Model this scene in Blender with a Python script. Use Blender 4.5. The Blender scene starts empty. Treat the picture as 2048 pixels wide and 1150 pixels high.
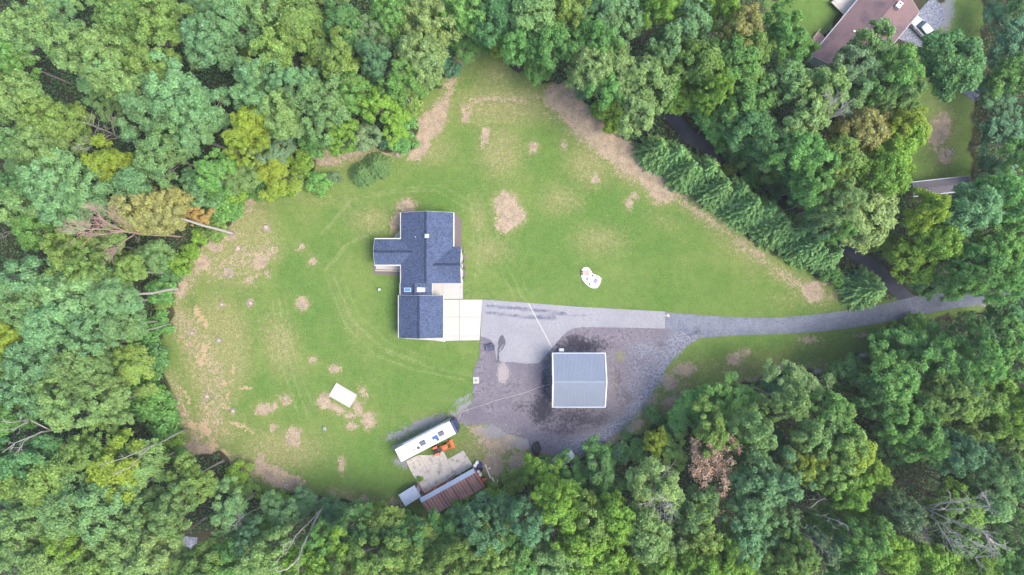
import bpy, bmesh, math, random
import numpy as np
from mathutils import Vector, Matrix
random.seed(7); RNG = np.random.default_rng(7)
scene = bpy.context.scene
C = scene.collection
# ---------------------------------------------------------------- camera, sky, sun
H, F = 118.0, 1384.0                      # drone height in metres, focal length in photo pixels (2048 wide)
cam = bpy.data.cameras.new('camera'); cam.sensor_width = 36; cam.lens = 36 * F / 2048
cam.clip_end = 3000
co = bpy.data.objects.new('camera', cam); C.objects.link(co); co.location = (0, 0, H); scene.camera = co
SUN_EL, SUN_DIR = math.radians(57), Vector((0.94, -0.34))
w = bpy.data.worlds.new('World'); scene.world = w; w.use_nodes = True
nt = w.node_tree; bg = nt.nodes['Background']
sky = nt.nodes.new('ShaderNodeTexSky'); sky.sky_type = 'NISHITA'; sky.sun_disc = False
sky.sun_elevation = SUN_EL; sky.sun_rotation = math.atan2(SUN_DIR.x, SUN_DIR.y)
sky.dust_density = 3.0
nt.links.new(sky.outputs[0], bg.inputs[0]); bg.inputs[1].default_value = 0.15
sl = bpy.data.lights.new('sun', 'SUN'); sl.energy = 1.45; sl.angle = math.radians(32); sl.color = (1, 0.95, 0.87)
so = bpy.data.objects.new('sun', sl); C.objects.link(so)
so.rotation_euler = Vector((SUN_DIR.x * math.cos(SUN_EL), SUN_DIR.y * math.cos(SUN_EL), math.sin(SUN_EL))).to_track_quat('Z', 'Y').to_euler()
so.location = (60, -40, 80)
vs = scene.view_settings; vs.view_transform = 'Standard'; vs.look = 'None'; vs.exposure = 1.85; vs.gamma = 1
vs.use_curve_mapping = False

HAZE = 0.00017
# ---------------------------------------------------------------- helpers
def P(px, py, z=0.0):
    """photo pixel -> world point on the level z"""
    k = (H - z) / F
    return Vector(((px - 1024) * k, (575 - py) * k, z))
def link(o, parent=None):
    C.objects.link(o)
    if parent: o.parent = parent
    return o
def tag(o, label=None, cat=None, group=None, kind=None):
    if label: o['label'] = label
    if cat: o['category'] = cat
    if group: o['group'] = group
    if kind: o['kind'] = kind
    return o
def empty(name, loc=(0, 0, 0), rz=0, label=None, cat=None, group=None):
    o = bpy.data.objects.new(name, None); link(o); o.location = loc; o.rotation_euler = (0, 0, rz)
    o.empty_display_size = 0.3
    return tag(o, label, cat, group)
class MB:
    def __init__(s): s.v = []; s.f = []
    def add(s, vs_, fs):
        b = len(s.v); s.v += [tuple(v) for v in vs_]; s.f += [tuple(b + i for i in f) for f in fs]; return s
    def box(s, c, d, rz=0, taper=1.0):
        hx, hy, hz = d[0] / 2, d[1] / 2, d[2] / 2; cs, sn = math.cos(rz), math.sin(rz); vs_ = []
        for z, t in ((-hz, 1), (hz, taper)):
            for x, y in ((-hx, -hy), (hx, -hy), (hx, hy), (-hx, hy)):
                x *= t; y *= t
                vs_.append((c[0] + x * cs - y * sn, c[1] + x * sn + y * cs, c[2] + z))
        return s.add(vs_, [(3, 2, 1, 0), (4, 5, 6, 7), (0, 1, 5, 4), (1, 2, 6, 5), (2, 3, 7, 6), (3, 0, 4, 7)])
    def hexa(s, bot, top):
        n = len(bot)
        return s.add(list(bot) + list(top), [tuple(range(n - 1, -1, -1)), tuple(range(n, 2 * n))] +
                     [(i, (i + 1) % n, n + (i + 1) % n, n + i) for i in range(n)])
    def prism(s, poly, z0, z1):
        return s.hexa([(p[0], p[1], z0) for p in poly], [(p[0], p[1], z1) for p in poly])
    def tube(s, pts, rad, n=7, cap=True):
        pts = [Vector(p) for p in pts]; rings = []
        for i, p in enumerate(pts):
            d = (pts[min(i + 1, len(pts) - 1)] - pts[max(i - 1, 0)])
            d = d.normalized() if d.length > 1e-6 else Vector((0, 0, 1))
            a = d.cross(Vector((0.31, 0.95, 0.05)))
            if a.length < 0.1: a = d.cross(Vector((1, 0, 0)))
            a.normalize(); b = d.cross(a)
            r = rad[i] if hasattr(rad, '__len__') else rad
            rings.append([p + (a * math.cos(2 * math.pi * k / n) + b * math.sin(2 * math.pi * k / n)) * r for k in range(n)])
        vs_ = [q for r in rings for q in r]; fs = []
        for i in range(len(pts) - 1):
            for k in range(n):
                k2 = (k + 1) % n
                fs.append((i * n + k, i * n + k2, (i + 1) * n + k2, (i + 1) * n + k))
        if cap: fs += [tuple(range(n - 1, -1, -1)), tuple(range(len(vs_) - n, len(vs_)))]
        return s.add(vs_, fs)
    def build(s, name, mat, parent=None, smooth=False, bevel=0):
        m = bpy.data.meshes.new(name); m.from_pydata(s.v, [], s.f)
        bm = bmesh.new(); bm.from_mesh(m)
        bmesh.ops.recalc_face_normals(bm, faces=bm.faces)
        if bevel: bmesh.ops.bevel(bm, geom=bm.edges[:], offset=bevel, segments=2, affect='EDGES')
        bm.to_mesh(m); bm.free()
        if smooth: m.polygons.foreach_set('use_smooth', [True] * len(m.polygons))
        m.materials.append(mat)
        return link(bpy.data.objects.new(name, m), parent)
def lathe(name, prof, mat, parent=None, n=16, loc=(0, 0, 0)):
    mb = MB(); vs_ = []; fs = []
    for r, z in prof:
        for k in range(n): vs_.append((loc[0] + r * math.cos(2 * math.pi * k / n), loc[1] + r * math.sin(2 * math.pi * k / n), loc[2] + z))
    for i in range(len(prof) - 1):
        for k in range(n): fs.append((i * n + k, i * n + (k + 1) % n, (i + 1) * n + (k + 1) % n, (i + 1) * n + k))
    fs += [tuple(range(n - 1, -1, -1)), tuple(range(len(vs_) - n, len(vs_)))]
    return mb.add(vs_, fs).build(name, mat, parent)

# ---------------------------------------------------------------- materials
class NT:
    def __init__(s, name):
        s.m = bpy.data.materials.new(name); s.m.use_nodes = True; s.t = s.m.node_tree
        s.b = s.t.nodes['Principled BSDF']; s.out = s.t.nodes['Material Output']
    def n(s, typ, **kw):
        o = s.t.nodes.new(typ)
        for k, v in kw.items(): setattr(o, k, v)
        return o
    def l(s, a, b): s.t.links.new(a, b)
    def pos(s):
        if not hasattr(s, '_p'): s._p = s.n('ShaderNodeNewGeometry').outputs['Position']
        return s._p
    def noise(s, scale, detail=4, rough=0.6, vec=None, dist=0):
        o = s.n('ShaderNodeTexNoise'); o.inputs['Scale'].default_value = scale; o.inputs['Detail'].default_value = detail
        o.inputs['Roughness'].default_value = rough; o.inputs['Distortion'].default_value = dist
        s.l(vec or s.pos(), o.inputs['Vector']); return o.outputs['Fac']
    def math(s, op, a, b=None, c=None, clamp=False):
        o = s.n('ShaderNodeMath', operation=op, use_clamp=clamp)
        for i, x in enumerate((a, b, c)):
            if x is None: continue
            if isinstance(x, (int, float)): o.inputs[i].default_value = x
            else: s.l(x, o.inputs[i])
        return o.outputs[0]
    def smooth(s, x, a, b):
        o = s.n('ShaderNodeMapRange', interpolation_type='SMOOTHSTEP')
        s.l(x, o.inputs[0]); o.inputs[1].default_value = a; o.inputs[2].default_value = b; return o.outputs[0]
    def mix(s, fac, a, b, mode='MIX'):
        o = s.n('ShaderNodeMix', data_type='RGBA', blend_type=mode)
        for i, x in ((0, fac), (6, a), (7, b)):
            if isinstance(x, (int, float)): o.inputs[i].default_value = x
            elif isinstance(x, tuple): o.inputs[i].default_value = (*x, 1)
            else: s.l(x, o.inputs[i])
        return o.outputs[2]
    def scale(s, col, f):
        o = s.n('ShaderNodeVectorMath', operation='SCALE')
        if isinstance(col, tuple): o.inputs[0].default_value = col
        else: s.l(col, o.inputs[0])
        if isinstance(f, (int, float)): o.inputs[3].default_value = f
        else: s.l(f, o.inputs[3])
        return o.outputs[0]
    def attr(s, name):
        return s.n('ShaderNodeAttribute', attribute_name=name)
    def bump(s, h, strength=0.4, dist=0.05):
        o = s.n('ShaderNodeBump'); o.inputs['Strength'].default_value = strength; o.inputs['Distance'].default_value = dist
        s.l(h, o.inputs['Height']); s.l(o.outputs[0], s.b.inputs['Normal'])
    def color(s, c):
        if isinstance(c, tuple): s.b.inputs['Base Color'].default_value = (*c, 1)
        else: s.l(c, s.b.inputs['Base Color'])
def pm(name, col, rough=0.75, var=0.25, scale=2.5, metal=0.0, spec=0.4, fine=0.15, stain=None, stain_amt=0.5, stain_scale=0.6):
    """painted / weathered surface: colour with blotches, fine grain and optional stains"""
    t = NT(name)
    a = t.math('MULTIPLY_ADD', t.noise(scale, 5), 2 * var, 1 - var)
    b = t.math('MULTIPLY_ADD', t.noise(scale * 9, 3), 2 * fine, 1 - fine)
    c = t.scale(col, t.math('MULTIPLY', a, b))
    if stain:
        f = t.smooth(t.noise(stain_scale, 6, 0.7, dist=0.4), 0.50, 0.68)
        c = t.mix(t.math('MULTIPLY', f, stain_amt), c, stain)
    t.color(c); t.b.inputs['Roughness'].default_value = rough; t.b.inputs['Metallic'].default_value = metal
    t.b.inputs['Specular IOR Level'].default_value = spec
    return t.m
M = {}
M['white'] = pm('white_paint', (.44, .44, .44), .5, .08)
M['siding'] = pm('pale_siding', (.62, .62, .60), .6, .06)
M['concrete'] = pm('concrete', (.30, .29, .265), .9, .07, 1.2, stain=(.30, .28, .25), stain_amt=.4, stain_scale=.9)
M['oldconcrete'] = pm('old_concrete', (.36, .325, .29), .95, .12, 1.0, stain=(.10, .09, .085), stain_amt=.75, stain_scale=1.1)
M['glass'] = pm('dark_glass', (.03, .045, .07), .08, .1, spec=.8)
M['skyglass'] = pm('blue_skylight_glass', (.06, .2, .45), .1, .1, spec=.8)
M['paleglass'] = pm('pale_blind', (.4, .48, .65), .3, .05)
M['trunk'] = pm('grey_bark', (.20, .17, .15), .95, .3, 1.5)
M['deadwood'] = pm('bleached_dead_wood', (.27, .25, .23), .9, .25, 1.5)
M['deadred'] = pm('reddish_dead_wood', (.26, .17, .14), .9, .25, 1.5)
M['black'] = pm('black_rubber', (.015, .015, .017), .8, .2)
M['darkmetal'] = pm('dark_metal', (.05, .05, .055), .5, .2)
M['orange'] = pm('orange_paint', (.50, .10, .025), .5, .2, stain=(.25, .08, .04), stain_amt=.5)
M['rust'] = pm('rusty_steel', (.185, .085, .072), .85, .3, 1.1, stain=(.27, .15, .11), stain_amt=.7)
M['rustpale'] = pm('faded_rusty_steel', (.215, .105, .088), .85, .3, 1.1, stain=(.30, .18, .13), stain_amt=.6)
M['rustdark'] = pm('dark_rusty_steel', (.145, .065, .058), .85, .3, 1.1, stain=(.05, .04, .04), stain_amt=.6)
M['rustseam'] = pm('pale_worn_seam', (.33, .22, .19), .8, .25, 2)
M['galv'] = pm('galvanised_sheet', (.30, .34, .42), .45, .12, 1.2, metal=.25, stain=(.22, .17, .15), stain_amt=.35)
M['garage_metal'] = pm('pale_blue_steel_sheet', (.150, .176, .222), .45, .12, .5, metal=.1, fine=.03)
M['wood'] = pm('weathered_wood', (.30, .24, .20), .9, .2, 2.0)
M['deckpink'] = pm('faded_red_deck_boards', (.34, .20, .17), .85, .15)
M['deckgrey'] = pm('grey_deck_boards', (.33, .31, .28), .9, .15)
M['plank'] = pm('pale_plank', (.55, .5, .42), .8, .1)
M['mulch'] = pm('grey_brown_mulch', (.105, .085, .085), 1, .25, 3)
M['whitegravel'] = pm('white_gravel', (.75, .73, .74), .95, .1, 6, fine=.2)
M['rock'] = pm('grey_boulder', (.19, .18, .185), .9, .2, 2)
M['palerock'] = pm('pale_stone', (.34, .30, .26), .9, .15, 4)
M['navy'] = pm('navy_plastic', (.02, .025, .08), .5, .2)
M['tarp'] = pm('black_tarp', (.012, .012, .016), .6, .3, 4)
M['chrome'] = pm('bright_metal', (.6, .6, .62), .25, .05, metal=.8)
M['carwhite'] = pm('white_car_paint', (.42, .43, .44), .25, .03, spec=.6)
M['carsilver'] = pm('silver_car_paint', (.40, .42, .46), .25, .03, spec=.6)
M['cord'] = pm('pale_cord', (.55, .48, .38), .7, .1)
M['red'] = pm('faded_red_paint', (.45, .06, .04), .5, .2)
def shingle_mat(name, col, bump=.3):
    t = NT(name)
    v = t.n('ShaderNodeTexVoronoi'); v.inputs['Scale'].default_value = 6.5; t.l(t.pos(), v.inputs['Vector'])
    sep = t.n('ShaderNodeSeparateColor'); t.l(v.outputs['Color'], sep.inputs[0])
    f = t.math('MULTIPLY_ADD', sep.outputs[0], .85, .57)
    f = t.math('MULTIPLY', f, t.math('MULTIPLY_ADD', t.noise(.5, 4), .5, .75))
    f = t.math('MULTIPLY', f, t.math('MULTIPLY_ADD', t.noise(14, 2), .5, .75))
    t.color(t.scale(col, f)); t.b.inputs['Roughness'].default_value = .9; t.b.inputs['Specular IOR Level'].default_value = .25
    t.bump(sep.outputs[1], bump, .03); return t.m
M['shingle'] = shingle_mat('slate_blue_shingles', (.042, .058, .104))
M['ridge'] = shingle_mat('shaded_slate_ridge_shingles', (.020, .029, .054))  # shadow lines of the cap edges painted in as a darker cap colour
M['brownshingle'] = pm('faded_brown_shingles', (.128, .082, .084), .95, .2, .45, fine=.25, stain=(.068, .050, .062), stain_amt=.8, stain_scale=.25)
M['purpleshingle'] = pm('mossy_purple_grey_shingles', (.10, .087, .105), .95, .25, .6, fine=.2, stain=(.075, .085, .07), stain_amt=.6)

# ---------------------------------------------------------------- ground
def sdist(X, Y, poly):
    """signed distance (negative inside) to polygon, numpy"""
    d = np.full(X.shape, 1e9); ins = np.zeros(X.shape, bool); n = len(poly)
    for i in range(n):
        ax, ay = poly[i]; bx, by = poly[(i + 1) % n]
        ex, ey = bx - ax, by - ay; L = ex * ex + ey * ey + 1e-12
        t = np.clip(((X - ax) * ex + (Y - ay) * ey) / L, 0, 1)
        d = np.minimum(d, (X - ax - t * ex) ** 2 + (Y - ay - t * ey) ** 2)
        if abs(ey) > 1e-12:
            c = ((ay > Y) != (by > Y)) & (X < (bx - ax) * (Y - ay) / ey + ax); ins ^= c
    d = np.sqrt(d); return np.where(ins, -d, d)
def ldist(X, Y, line):
    d = np.full(X.shape, 1e9)
    for (ax, ay), (bx, by) in zip(line[:-1], line[1:]):
        ex, ey = bx - ax, by - ay; L = ex * ex + ey * ey + 1e-12
        t = np.clip(((X - ax) * ex + (Y - ay) * ey) / L, 0, 1)
        d = np.minimum(d, (X - ax - t * ex) ** 2 + (Y - ay - t * ey) ** 2)
    return np.sqrt(d)
def W(pts): return [tuple(P(x, y)[:2]) for x, y in pts]
PXM = H / F        # metres per photo pixel on the ground
CLEAR = [(925,100),(980,95),(1020,130),(1100,165),(1150,170),(1170,210),(1230,270),(1290,310),(1345,350),(1400,400),(1480,458),(1560,512),(1640,556),
 (1690,566),(1705,612),(1790,598),(1900,585),(2000,585),(2000,616),(1800,645),(1765,668),(1750,700),(1650,738),(1560,752),(1480,770),(1400,790),(1330,842),
 (1290,862),(1210,897),(1140,925),(1075,915),(1060,965),(990,985),(965,995),(870,1040),(800,1018),(720,1010),(660,1002),(600,985),(520,985),(440,905),(370,908),
 (345,850),(330,760),(320,700),(350,600),(355,560),(400,490),(440,470),(460,440),(490,395),(560,392),(605,375),(625,330),(640,292),(700,292),(790,300),
 (830,290),(830,220),(880,170),(905,130),(915,95)]
NLAWN = [[(1530,0),(1690,-10),(1640,130),(1590,125),(1545,60)], [(1800,100),(1860,70),(1890,-10),(1960,-10),(1965,40),(1950,190),(1940,300),(1945,385),(1820,390),(1800,300),(1815,200)]]
def build_ground():
    fx = np.arange(-92, 92.01, 0.32); fy = np.arange(-54, 54.01, 0.32)
    far = np.array([-900, -400, -220, -150, -120, -104])
    xs = np.concatenate([far, fx, -far[::-1]]); ys = np.concatenate([far, [-80, -64], fy, [64, 80], -far[::-1]])
    X, Y = np.meshgrid(xs, ys); ny, nx = X.shape
    Z = (0.05 * np.sin(X * .21 + 1) * np.cos(Y * .17) + .03 * np.sin(X * .6 + Y * .5)) * .25 - .03
    Z = np.where(sdist(X, Y, W(CLEAR)) > 0, Z + .02 * np.sin(X * 1.1) * np.cos(Y * 1.3), Z)
    A = np.zeros((ny, nx, 4), np.float32); B = np.zeros((ny, nx, 4), np.float32)
    def wob(s): return np.sin(X * s + 1.3 * np.sin(Y * s * .8)) * np.cos(Y * s * 1.1 + 1.7 * np.sin(X * s * .7))
    def put(arr, ch, d, soft, amt=1.0):      # d signed metres
        arr[..., ch] = np.maximum(arr[..., ch], np.clip(.5 - d / (2 * soft), 0, 1) * amt)
    def ell(cx, cy, rx, ry, ang=0):
        c = P(cx, cy); a = math.radians(-ang); dx = X - c.x; dy = Y - c.y
        u = (dx * math.cos(a) + dy * math.sin(a)) / (rx * PXM); v = (-dx * math.sin(a) + dy * math.cos(a)) / (ry * PXM)
        return (np.sqrt(u * u + v * v) - 1) * min(rx, ry) * PXM + .22 * wob(2.3) * min(1, min(rx, ry) / 12)
    def line(pts, wpx): return ldist(X, Y, W(pts)) - wpx * PXM + .25 * wob(1.7)
    cd = sdist(X, Y, W(CLEAR))
    A[..., 3] = np.clip(.5 + (cd + .8 * wob(.9)) / 2.4, 0, 1)
    for lp in NLAWN:
        A[..., 3] = np.minimum(A[..., 3], np.clip(.5 + (sdist(X, Y, W(lp)) + .5 * wob(1.1)) / 2.2, 0, 1))
    # straw coloured bare patches (R): cx, cy, rx, ry, angle
    for e in [(1012,412,26,30,0),(1030,432,22,22,0),(1008,448,20,18,20),(602,493,9,8,0),(624,523,8,8,0),(518,524,15,17,0),(533,546,7,7,0),(530,515,14,9,0),(605,608,14,14,0),
      (625,719,9,7,0),(669,738,12,10,0),(528,818,20,13,0),(548,812,8,10,0),(570,797,13,8,0),(573,806,7,9,0),(546,855,9,9,0),(586,872,16,20,20),(588,888,14,8,0),(683,931,8,18,0),
      (737,841,15,18,0),(648,803,16,17,0),(675,818,28,9,30),(715,815,10,20,-20),(727,785,7,18,-25),(700,832,14,8,0),(702,852,12,9,0),
      (812,412,20,16,0),(795,440,14,26,30),(640,300,44,17,-8),(655,322,34,12,0),(610,310,22,24,0),(690,308,30,12,0),(860,250,26,34,20),(845,285,18,26,0),(830,310,18,12,0),(880,225,16,30,0),
      (932,232,10,14,0),(800,305,10,10,0),(484,345,18,34,0),(500,400,10,22,0),(455,470,26,12,0),(420,484,30,14,0),(405,525,16,18,40),(362,575,14,22,20),(370,550,14,10,0),(432,498,16,8,0),
      (500,606,8,9,0),(476,496,9,8,0),(532,456,9,9,0),(488,497,6,6,0),(498,560,9,10,0),(510,550,7,5,0),(594,385,8,6,0),(456,545,12,11,0),(444,608,7,7,0),
      (550,950,36,20,20),(575,965,34,18,0),(520,930,14,28,0),(400,900,46,17,10),(735,1012,24,11,0),(728,1000,12,12,0),(790,1005,16,8,0),
      (1145,185,18,18,0),(1067,295,9,14,0),(1128,290,6,12,0),(1190,360,10,12,0),(1258,405,8,13,0),(1310,340,24,26,0),(1325,370,20,18,0),(1270,392,9,8,0),(970,270,10,24,10),(985,330,7,5,0),
      (1470,718,16,14,0),(1462,752,18,10,0),(1490,705,16,8,0),(1370,740,26,14,0),(1340,765,18,18,0),(1300,815,12,30,25),(1355,800,40,14,-15),(1275,850,22,10,-40),(1225,885,26,9,-30),
      (1625,582,26,22,30),(1655,555,22,12,20),(1690,548,14,18,0),(1618,680,20,7,0),(1728,670,14,5,0),(1560,735,20,8,0),(1645,745,24,8,0),(1000,880,46,26,0),(1040,930,26,30,0),
      (985,930,24,26,0),(960,860,24,12,0),(1045,890,18,14,0),(1030,860,30,10,0),(1125,893,26,10,0),(410,1075,24,26,0),(395,1095,16,24,0),(1890,310,16,18,0),(1880,260,22,40,20)]:
        put(A, 0, ell(*e), .6, .9)
        put(A, 2, ell(e[0], e[1], e[2] * 1.25 + 5, e[3] * 1.25 + 5, e[4]), 1.3, .85)
    for pts, wd in [([(905,100),(903,150),(893,205),(885,235)], 8), ([(950,104),(915,130),(905,160)], 6), ([(935,205),(985,196),(1040,200)], 5), ([(1118,192),(1158,228),(1196,268),(1252,312),(1308,352),(1325,378)], 31),
      ([(1150,215),(1200,280),(1270,330)], 15), ([(1130,200),(1170,250)], 20), ([(925,215),(935,235)], 5)]:
        put(A, 0, line(pts, wd), 1.0, .92); put(A, 2, line(pts, wd + 12), 1.6, .9)
    for pts, wd, am in [([(500,335),(492,420),(440,468),(400,530),(362,590),(350,650)], 16, .52), ([(345,760),(365,830),(400,890),(470,925),(560,960),(600,975)], 18, .52), ([(600,325),(700,312),(800,302),(850,268),(885,225),(903,150),(905,110)], 15, .6),
        ([(930,215),(985,200),(1040,196),(1100,192),(1140,195)], 11, .52), ([(1335,380),(1400,424),(1480,482),(1560,545),(1640,600),(1690,590)], 15, .55), ([(1110,200),(1180,290),(1260,350),(1330,385)], 20, .5), ([(1300,830),(1380,795),(1470,768),(1560,748),(1650,732)], 13, .55),
        ([(660,985),(740,1005),(800,1010)], 12, .5), ([(380,500),(430,540),(470,520),(540,500)], 26, .48), ([(360,640),(400,700),(430,760),(420,850)], 34, .47)]:
        put(A, 0, line(pts, wd) + .5 * wob(.8), 1.5, am + .06); put(A, 2, line(pts, wd + 10), 2.0, .8)
    put(A, 0, line([(1335,385),(1400,420),(1480,478),(1560,540),(1630,590)], 10), 1.6, .62)
    put(A, 0, line([(1040,200),(1110,235),(1180,300)], 8), 1.6, .55)
    # orange clay (G)
    for e in [(392,622,9,16,-30),(406,640,14,8,40),(412,650,8,12,0),(345,622,8,6,0),(465,745,4,26,8),(470,736,9,4,0),(490,778,14,5,0),(455,790,6,6,0),(455,815,9,5,40),(375,795,5,14,-20),(366,785,6,6,0),
      (385,850,10,18,-40),(410,860,14,20,-20),(425,890,14,14,0),(445,908,16,10,0),(478,850,22,7,20),(505,868,8,5,30),(450,862,12,6,0),(413,690,10,6,0),(405,705,10,12,0),(402,725,10,12,0),(448,765,7,10,0),(362,683,8,6,0),
      (1210,258,22,8,50),(1160,205,26,10,40)]:
        put(A, 1, ell(*e) + .25 * wob(3.1), .5, .93)
    # dry yellow grass (B)
    for e in [(480,480,90,120,0),(430,700,90,140,0),(420,860,90,60,0),(560,900,120,60,0),(560,690,50,90,-20),(700,640,14,60,-25),(960,440,30,60,0),(1000,210,140,60,0),(1000,300,60,70,0),(980,500,60,40,0),
      (1180,330,60,60,0),(1320,440,50,20,40),(1480,500,90,30,38),(1620,580,60,40,0),(1580,600,50,20,0),(1120,400,60,40,0),(1200,480,70,40,0),(640,400,60,16,0),(690,300,80,30,0),(1480,730,140,30,-5),(1360,780,60,40,0),
      (980,900,90,60,0),(1640,690,90,14,-8),(1880,270,40,90,0),(960,590,30,12,0),(740,440,60,40,0),(1240,740,16,22,0),(860,300,60,40,0),(990,150,70,40,0)]:
        put(A, 2, ell(*e), 3.2, .84)
    for pts in ([(655,560),(690,650),(750,710),(830,740),(930,760)], [(668,556),(705,640),(765,695),(850,728)], [(640,470),(700,400),(790,385),(870,380),(940,420),(950,500)], [(935,390),(960,480),(950,560)],
                [(1030,560),(1040,590),(1058,606)], [(1000,540),(1020,575),(1030,602)], [(545,600),(560,720),(600,840)], [(555,590),(575,720),(615,830)], [(740,470),(690,490),(650,540)]):
        put(B, 2, ldist(X, Y, W(pts)) - .2, .28, .8)
        put(B, 2, ldist(X, Y, W([(x + 13, y - 9) for x, y in pts])) - .2, .28, .7)
    # gravel thrown on the ground (B.R)
    for e in [(845,848,60,13,-22),(880,838,40,10,-20),(800,870,32,12,-15),(930,815,26,14,-30),(950,830,50,22,0),(1000,860,50,20,0),(1060,885,50,16,0),(805,925,22,14,0),(1350,700,30,14,-50),(925,800,24,8,-30),(1960,595,60,20,0),(1180,895,40,12,-20),(1890,20,22,50,0)]:
        put(B, 0, ell(*e), 1.3, .85)
    for pts in [[(790,895),(920,830)], [(1330,752),(1296,800),(1250,868)]]:
        put(B, 0, line(pts, 10), 1.2, .7)
    # lusher darker green, plus shade painted into strips along the house (B.G)
    for e in [(1250,430,120,70,20),(700,930,120,60,0),(860,760,90,40,0),(1100,470,90,60,0),(860,400,80,18,0),(785,640,12,50,0),(1560,690,180,12,-4),(620,620,60,70,0),(520,770,50,30,0),(1350,600,200,25,3),(600,560,40,60,0),(370,740,30,90,0),(460,880,60,30,0),(1620,20,60,40,0)]:
        put(B, 1, ell(*e), 3.0, .8)
    m = bpy.data.meshes.new('ground')
    idx = np.arange(nx * ny).reshape(ny, nx)
    q = np.stack([idx[:-1, :-1], idx[:-1, 1:], idx[1:, 1:], idx[1:, :-1]], -1).reshape(-1, 4)
    m.vertices.add(nx * ny); m.vertices.foreach_set('co', np.stack([X, Y, Z], -1).astype(np.float32).ravel())
    m.loops.add(q.size); m.loops.foreach_set('vertex_index', q.astype(np.int32).ravel())
    m.polygons.add(len(q)); m.polygons.foreach_set('loop_start', np.arange(0, q.size, 4, dtype=np.int32))
    m.update(calc_edges=True)
    for nme, arr in (('mask_a', A), ('mask_b', B)):
        a = m.color_attributes.new(nme, 'FLOAT_COLOR', 'POINT'); a.data.foreach_set('color', arr.ravel())
    m.polygons.foreach_set('use_smooth', np.ones(len(q), bool))
    t = NT('ground_soil_and_grass')
    a = t.attr('mask_a'); b = t.attr('mask_b')
    sa = t.n('ShaderNodeSeparateColor'); t.l(a.outputs['Color'], sa.inputs[0]); sb = t.n('ShaderNodeSeparateColor'); t.l(b.outputs['Color'], sb.inputs[0])
    n6 = t.noise(1.5, 6, .72); n1 = t.noise(.09, 5, .62); n2 = t.noise(.8, 6, .65); n3 = t.noise(4.5, 4, .7); n4 = t.noise(16, 2, .6); n5 = t.noise(.3, 5, .6)
    g = t.mix(t.smooth(n1, .40, .60), (.088, .150, .034), (.116, .168, .043))
    g = t.mix(t.math('MULTIPLY', t.smooth(n5, .48, .70), .5), g, (.140, .172, .056))
    g = t.mix(t.math('MULTIPLY', sb.outputs[1], .65), g, (.068, .140, .030))
    dry = t.math('MULTIPLY', t.smooth(t.math('ADD', sa.outputs[2], t.math('MULTIPLY', t.math('SUBTRACT', n6, .5), 1.5)), .30, 1.0), .78)
    g = t.mix(dry, g, (.185, .180, .076))
    trk = t.smooth(t.math('ADD', sb.outputs[2], t.math('MULTIPLY', t.math('SUBTRACT', n2, .5), .5)), .25, .8)
    g = t.mix(t.math('MULTIPLY', trk, .75), g, (.185, .21, .09))
    g = t.mix(t.math('MULTIPLY', t.smooth(t.math('ADD', t.math('MULTIPLY', sa.outputs[2], .35), n3), .74, .90), .3), g, (.27, .25, .13))
    gf = t.math('MULTIPLY', t.math('MULTIPLY_ADD', n3, 1.5, .25), t.math('MULTIPLY_ADD', n4, 1.0, .5))
    g = t.scale(g, t.math('MULTIPLY', gf, t.math('MULTIPLY_ADD', n2, .5, .75)))
    def edge(mask, amp, lo=.44, hi=.56, nn=None):
        return t.smooth(t.math('ADD', mask, t.math('MULTIPLY', t.math('SUBTRACT', nn or t.math('MULTIPLY_ADD', n3, .35, t.math('MULTIPLY', n6, .65)), .5), amp)), lo, hi)
    straw = t.mix(t.smooth(n2, .35, .65), (.335, .258, .186), (.222, .172, .132))
    straw = t.scale(straw, t.math('MULTIPLY', t.math('MULTIPLY_ADD', n3, 1.6, .2), t.math('MULTIPLY_ADD', n4, 1.2, .4)))
    g = t.mix(t.math('MULTIPLY', edge(sa.outputs[0], 2.9, .42, .72), .92), g, straw)
    g = t.mix(t.math('MULTIPLY', edge(sa.outputs[1], 3.6, .52, .85), .8), g, t.scale((.36, .255, .165), t.math('MULTIPLY_ADD', n3, .9, .55)))
    grav = t.scale((.20, .195, .215), t.math('MULTIPLY_ADD', n4, 1.6, .2))
    g = t.mix(t.math('MULTIPLY', edge(sb.outputs[0], 1.6, .42, .62), .85), g, grav)
    g = t.mix(t.math('MULTIPLY', t.smooth(t.math('ADD', n6, t.math('MULTIPLY', sa.outputs[2], .16)), .66, .80), .55), g, (.33, .27, .17))
    fl = t.mix(t.smooth(n2, .4, .62), (.055, .042, .03), (.03, .05, .02))
    fl = t.scale(fl, t.math('MULTIPLY_ADD', n3, 1.2, .4))
    g = t.mix(edge(a.outputs['Alpha'], .9, .42, .62), g, fl)
    g = t.scale(g, .84)
    t.color(g); t.b.inputs['Roughness'].default_value = 1; t.b.inputs['Specular IOR Level'].default_value = .1
    t.bump(t.math('ADD', n3, t.math('MULTIPLY', n4, .6)), .55, .12)
    m.materials.append(t.m)
    tag(link(bpy.data.objects.new('ground', m)), 'mown lawn and bare soil around the house with forest floor beyond', kind='structure')
build_ground()

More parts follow.
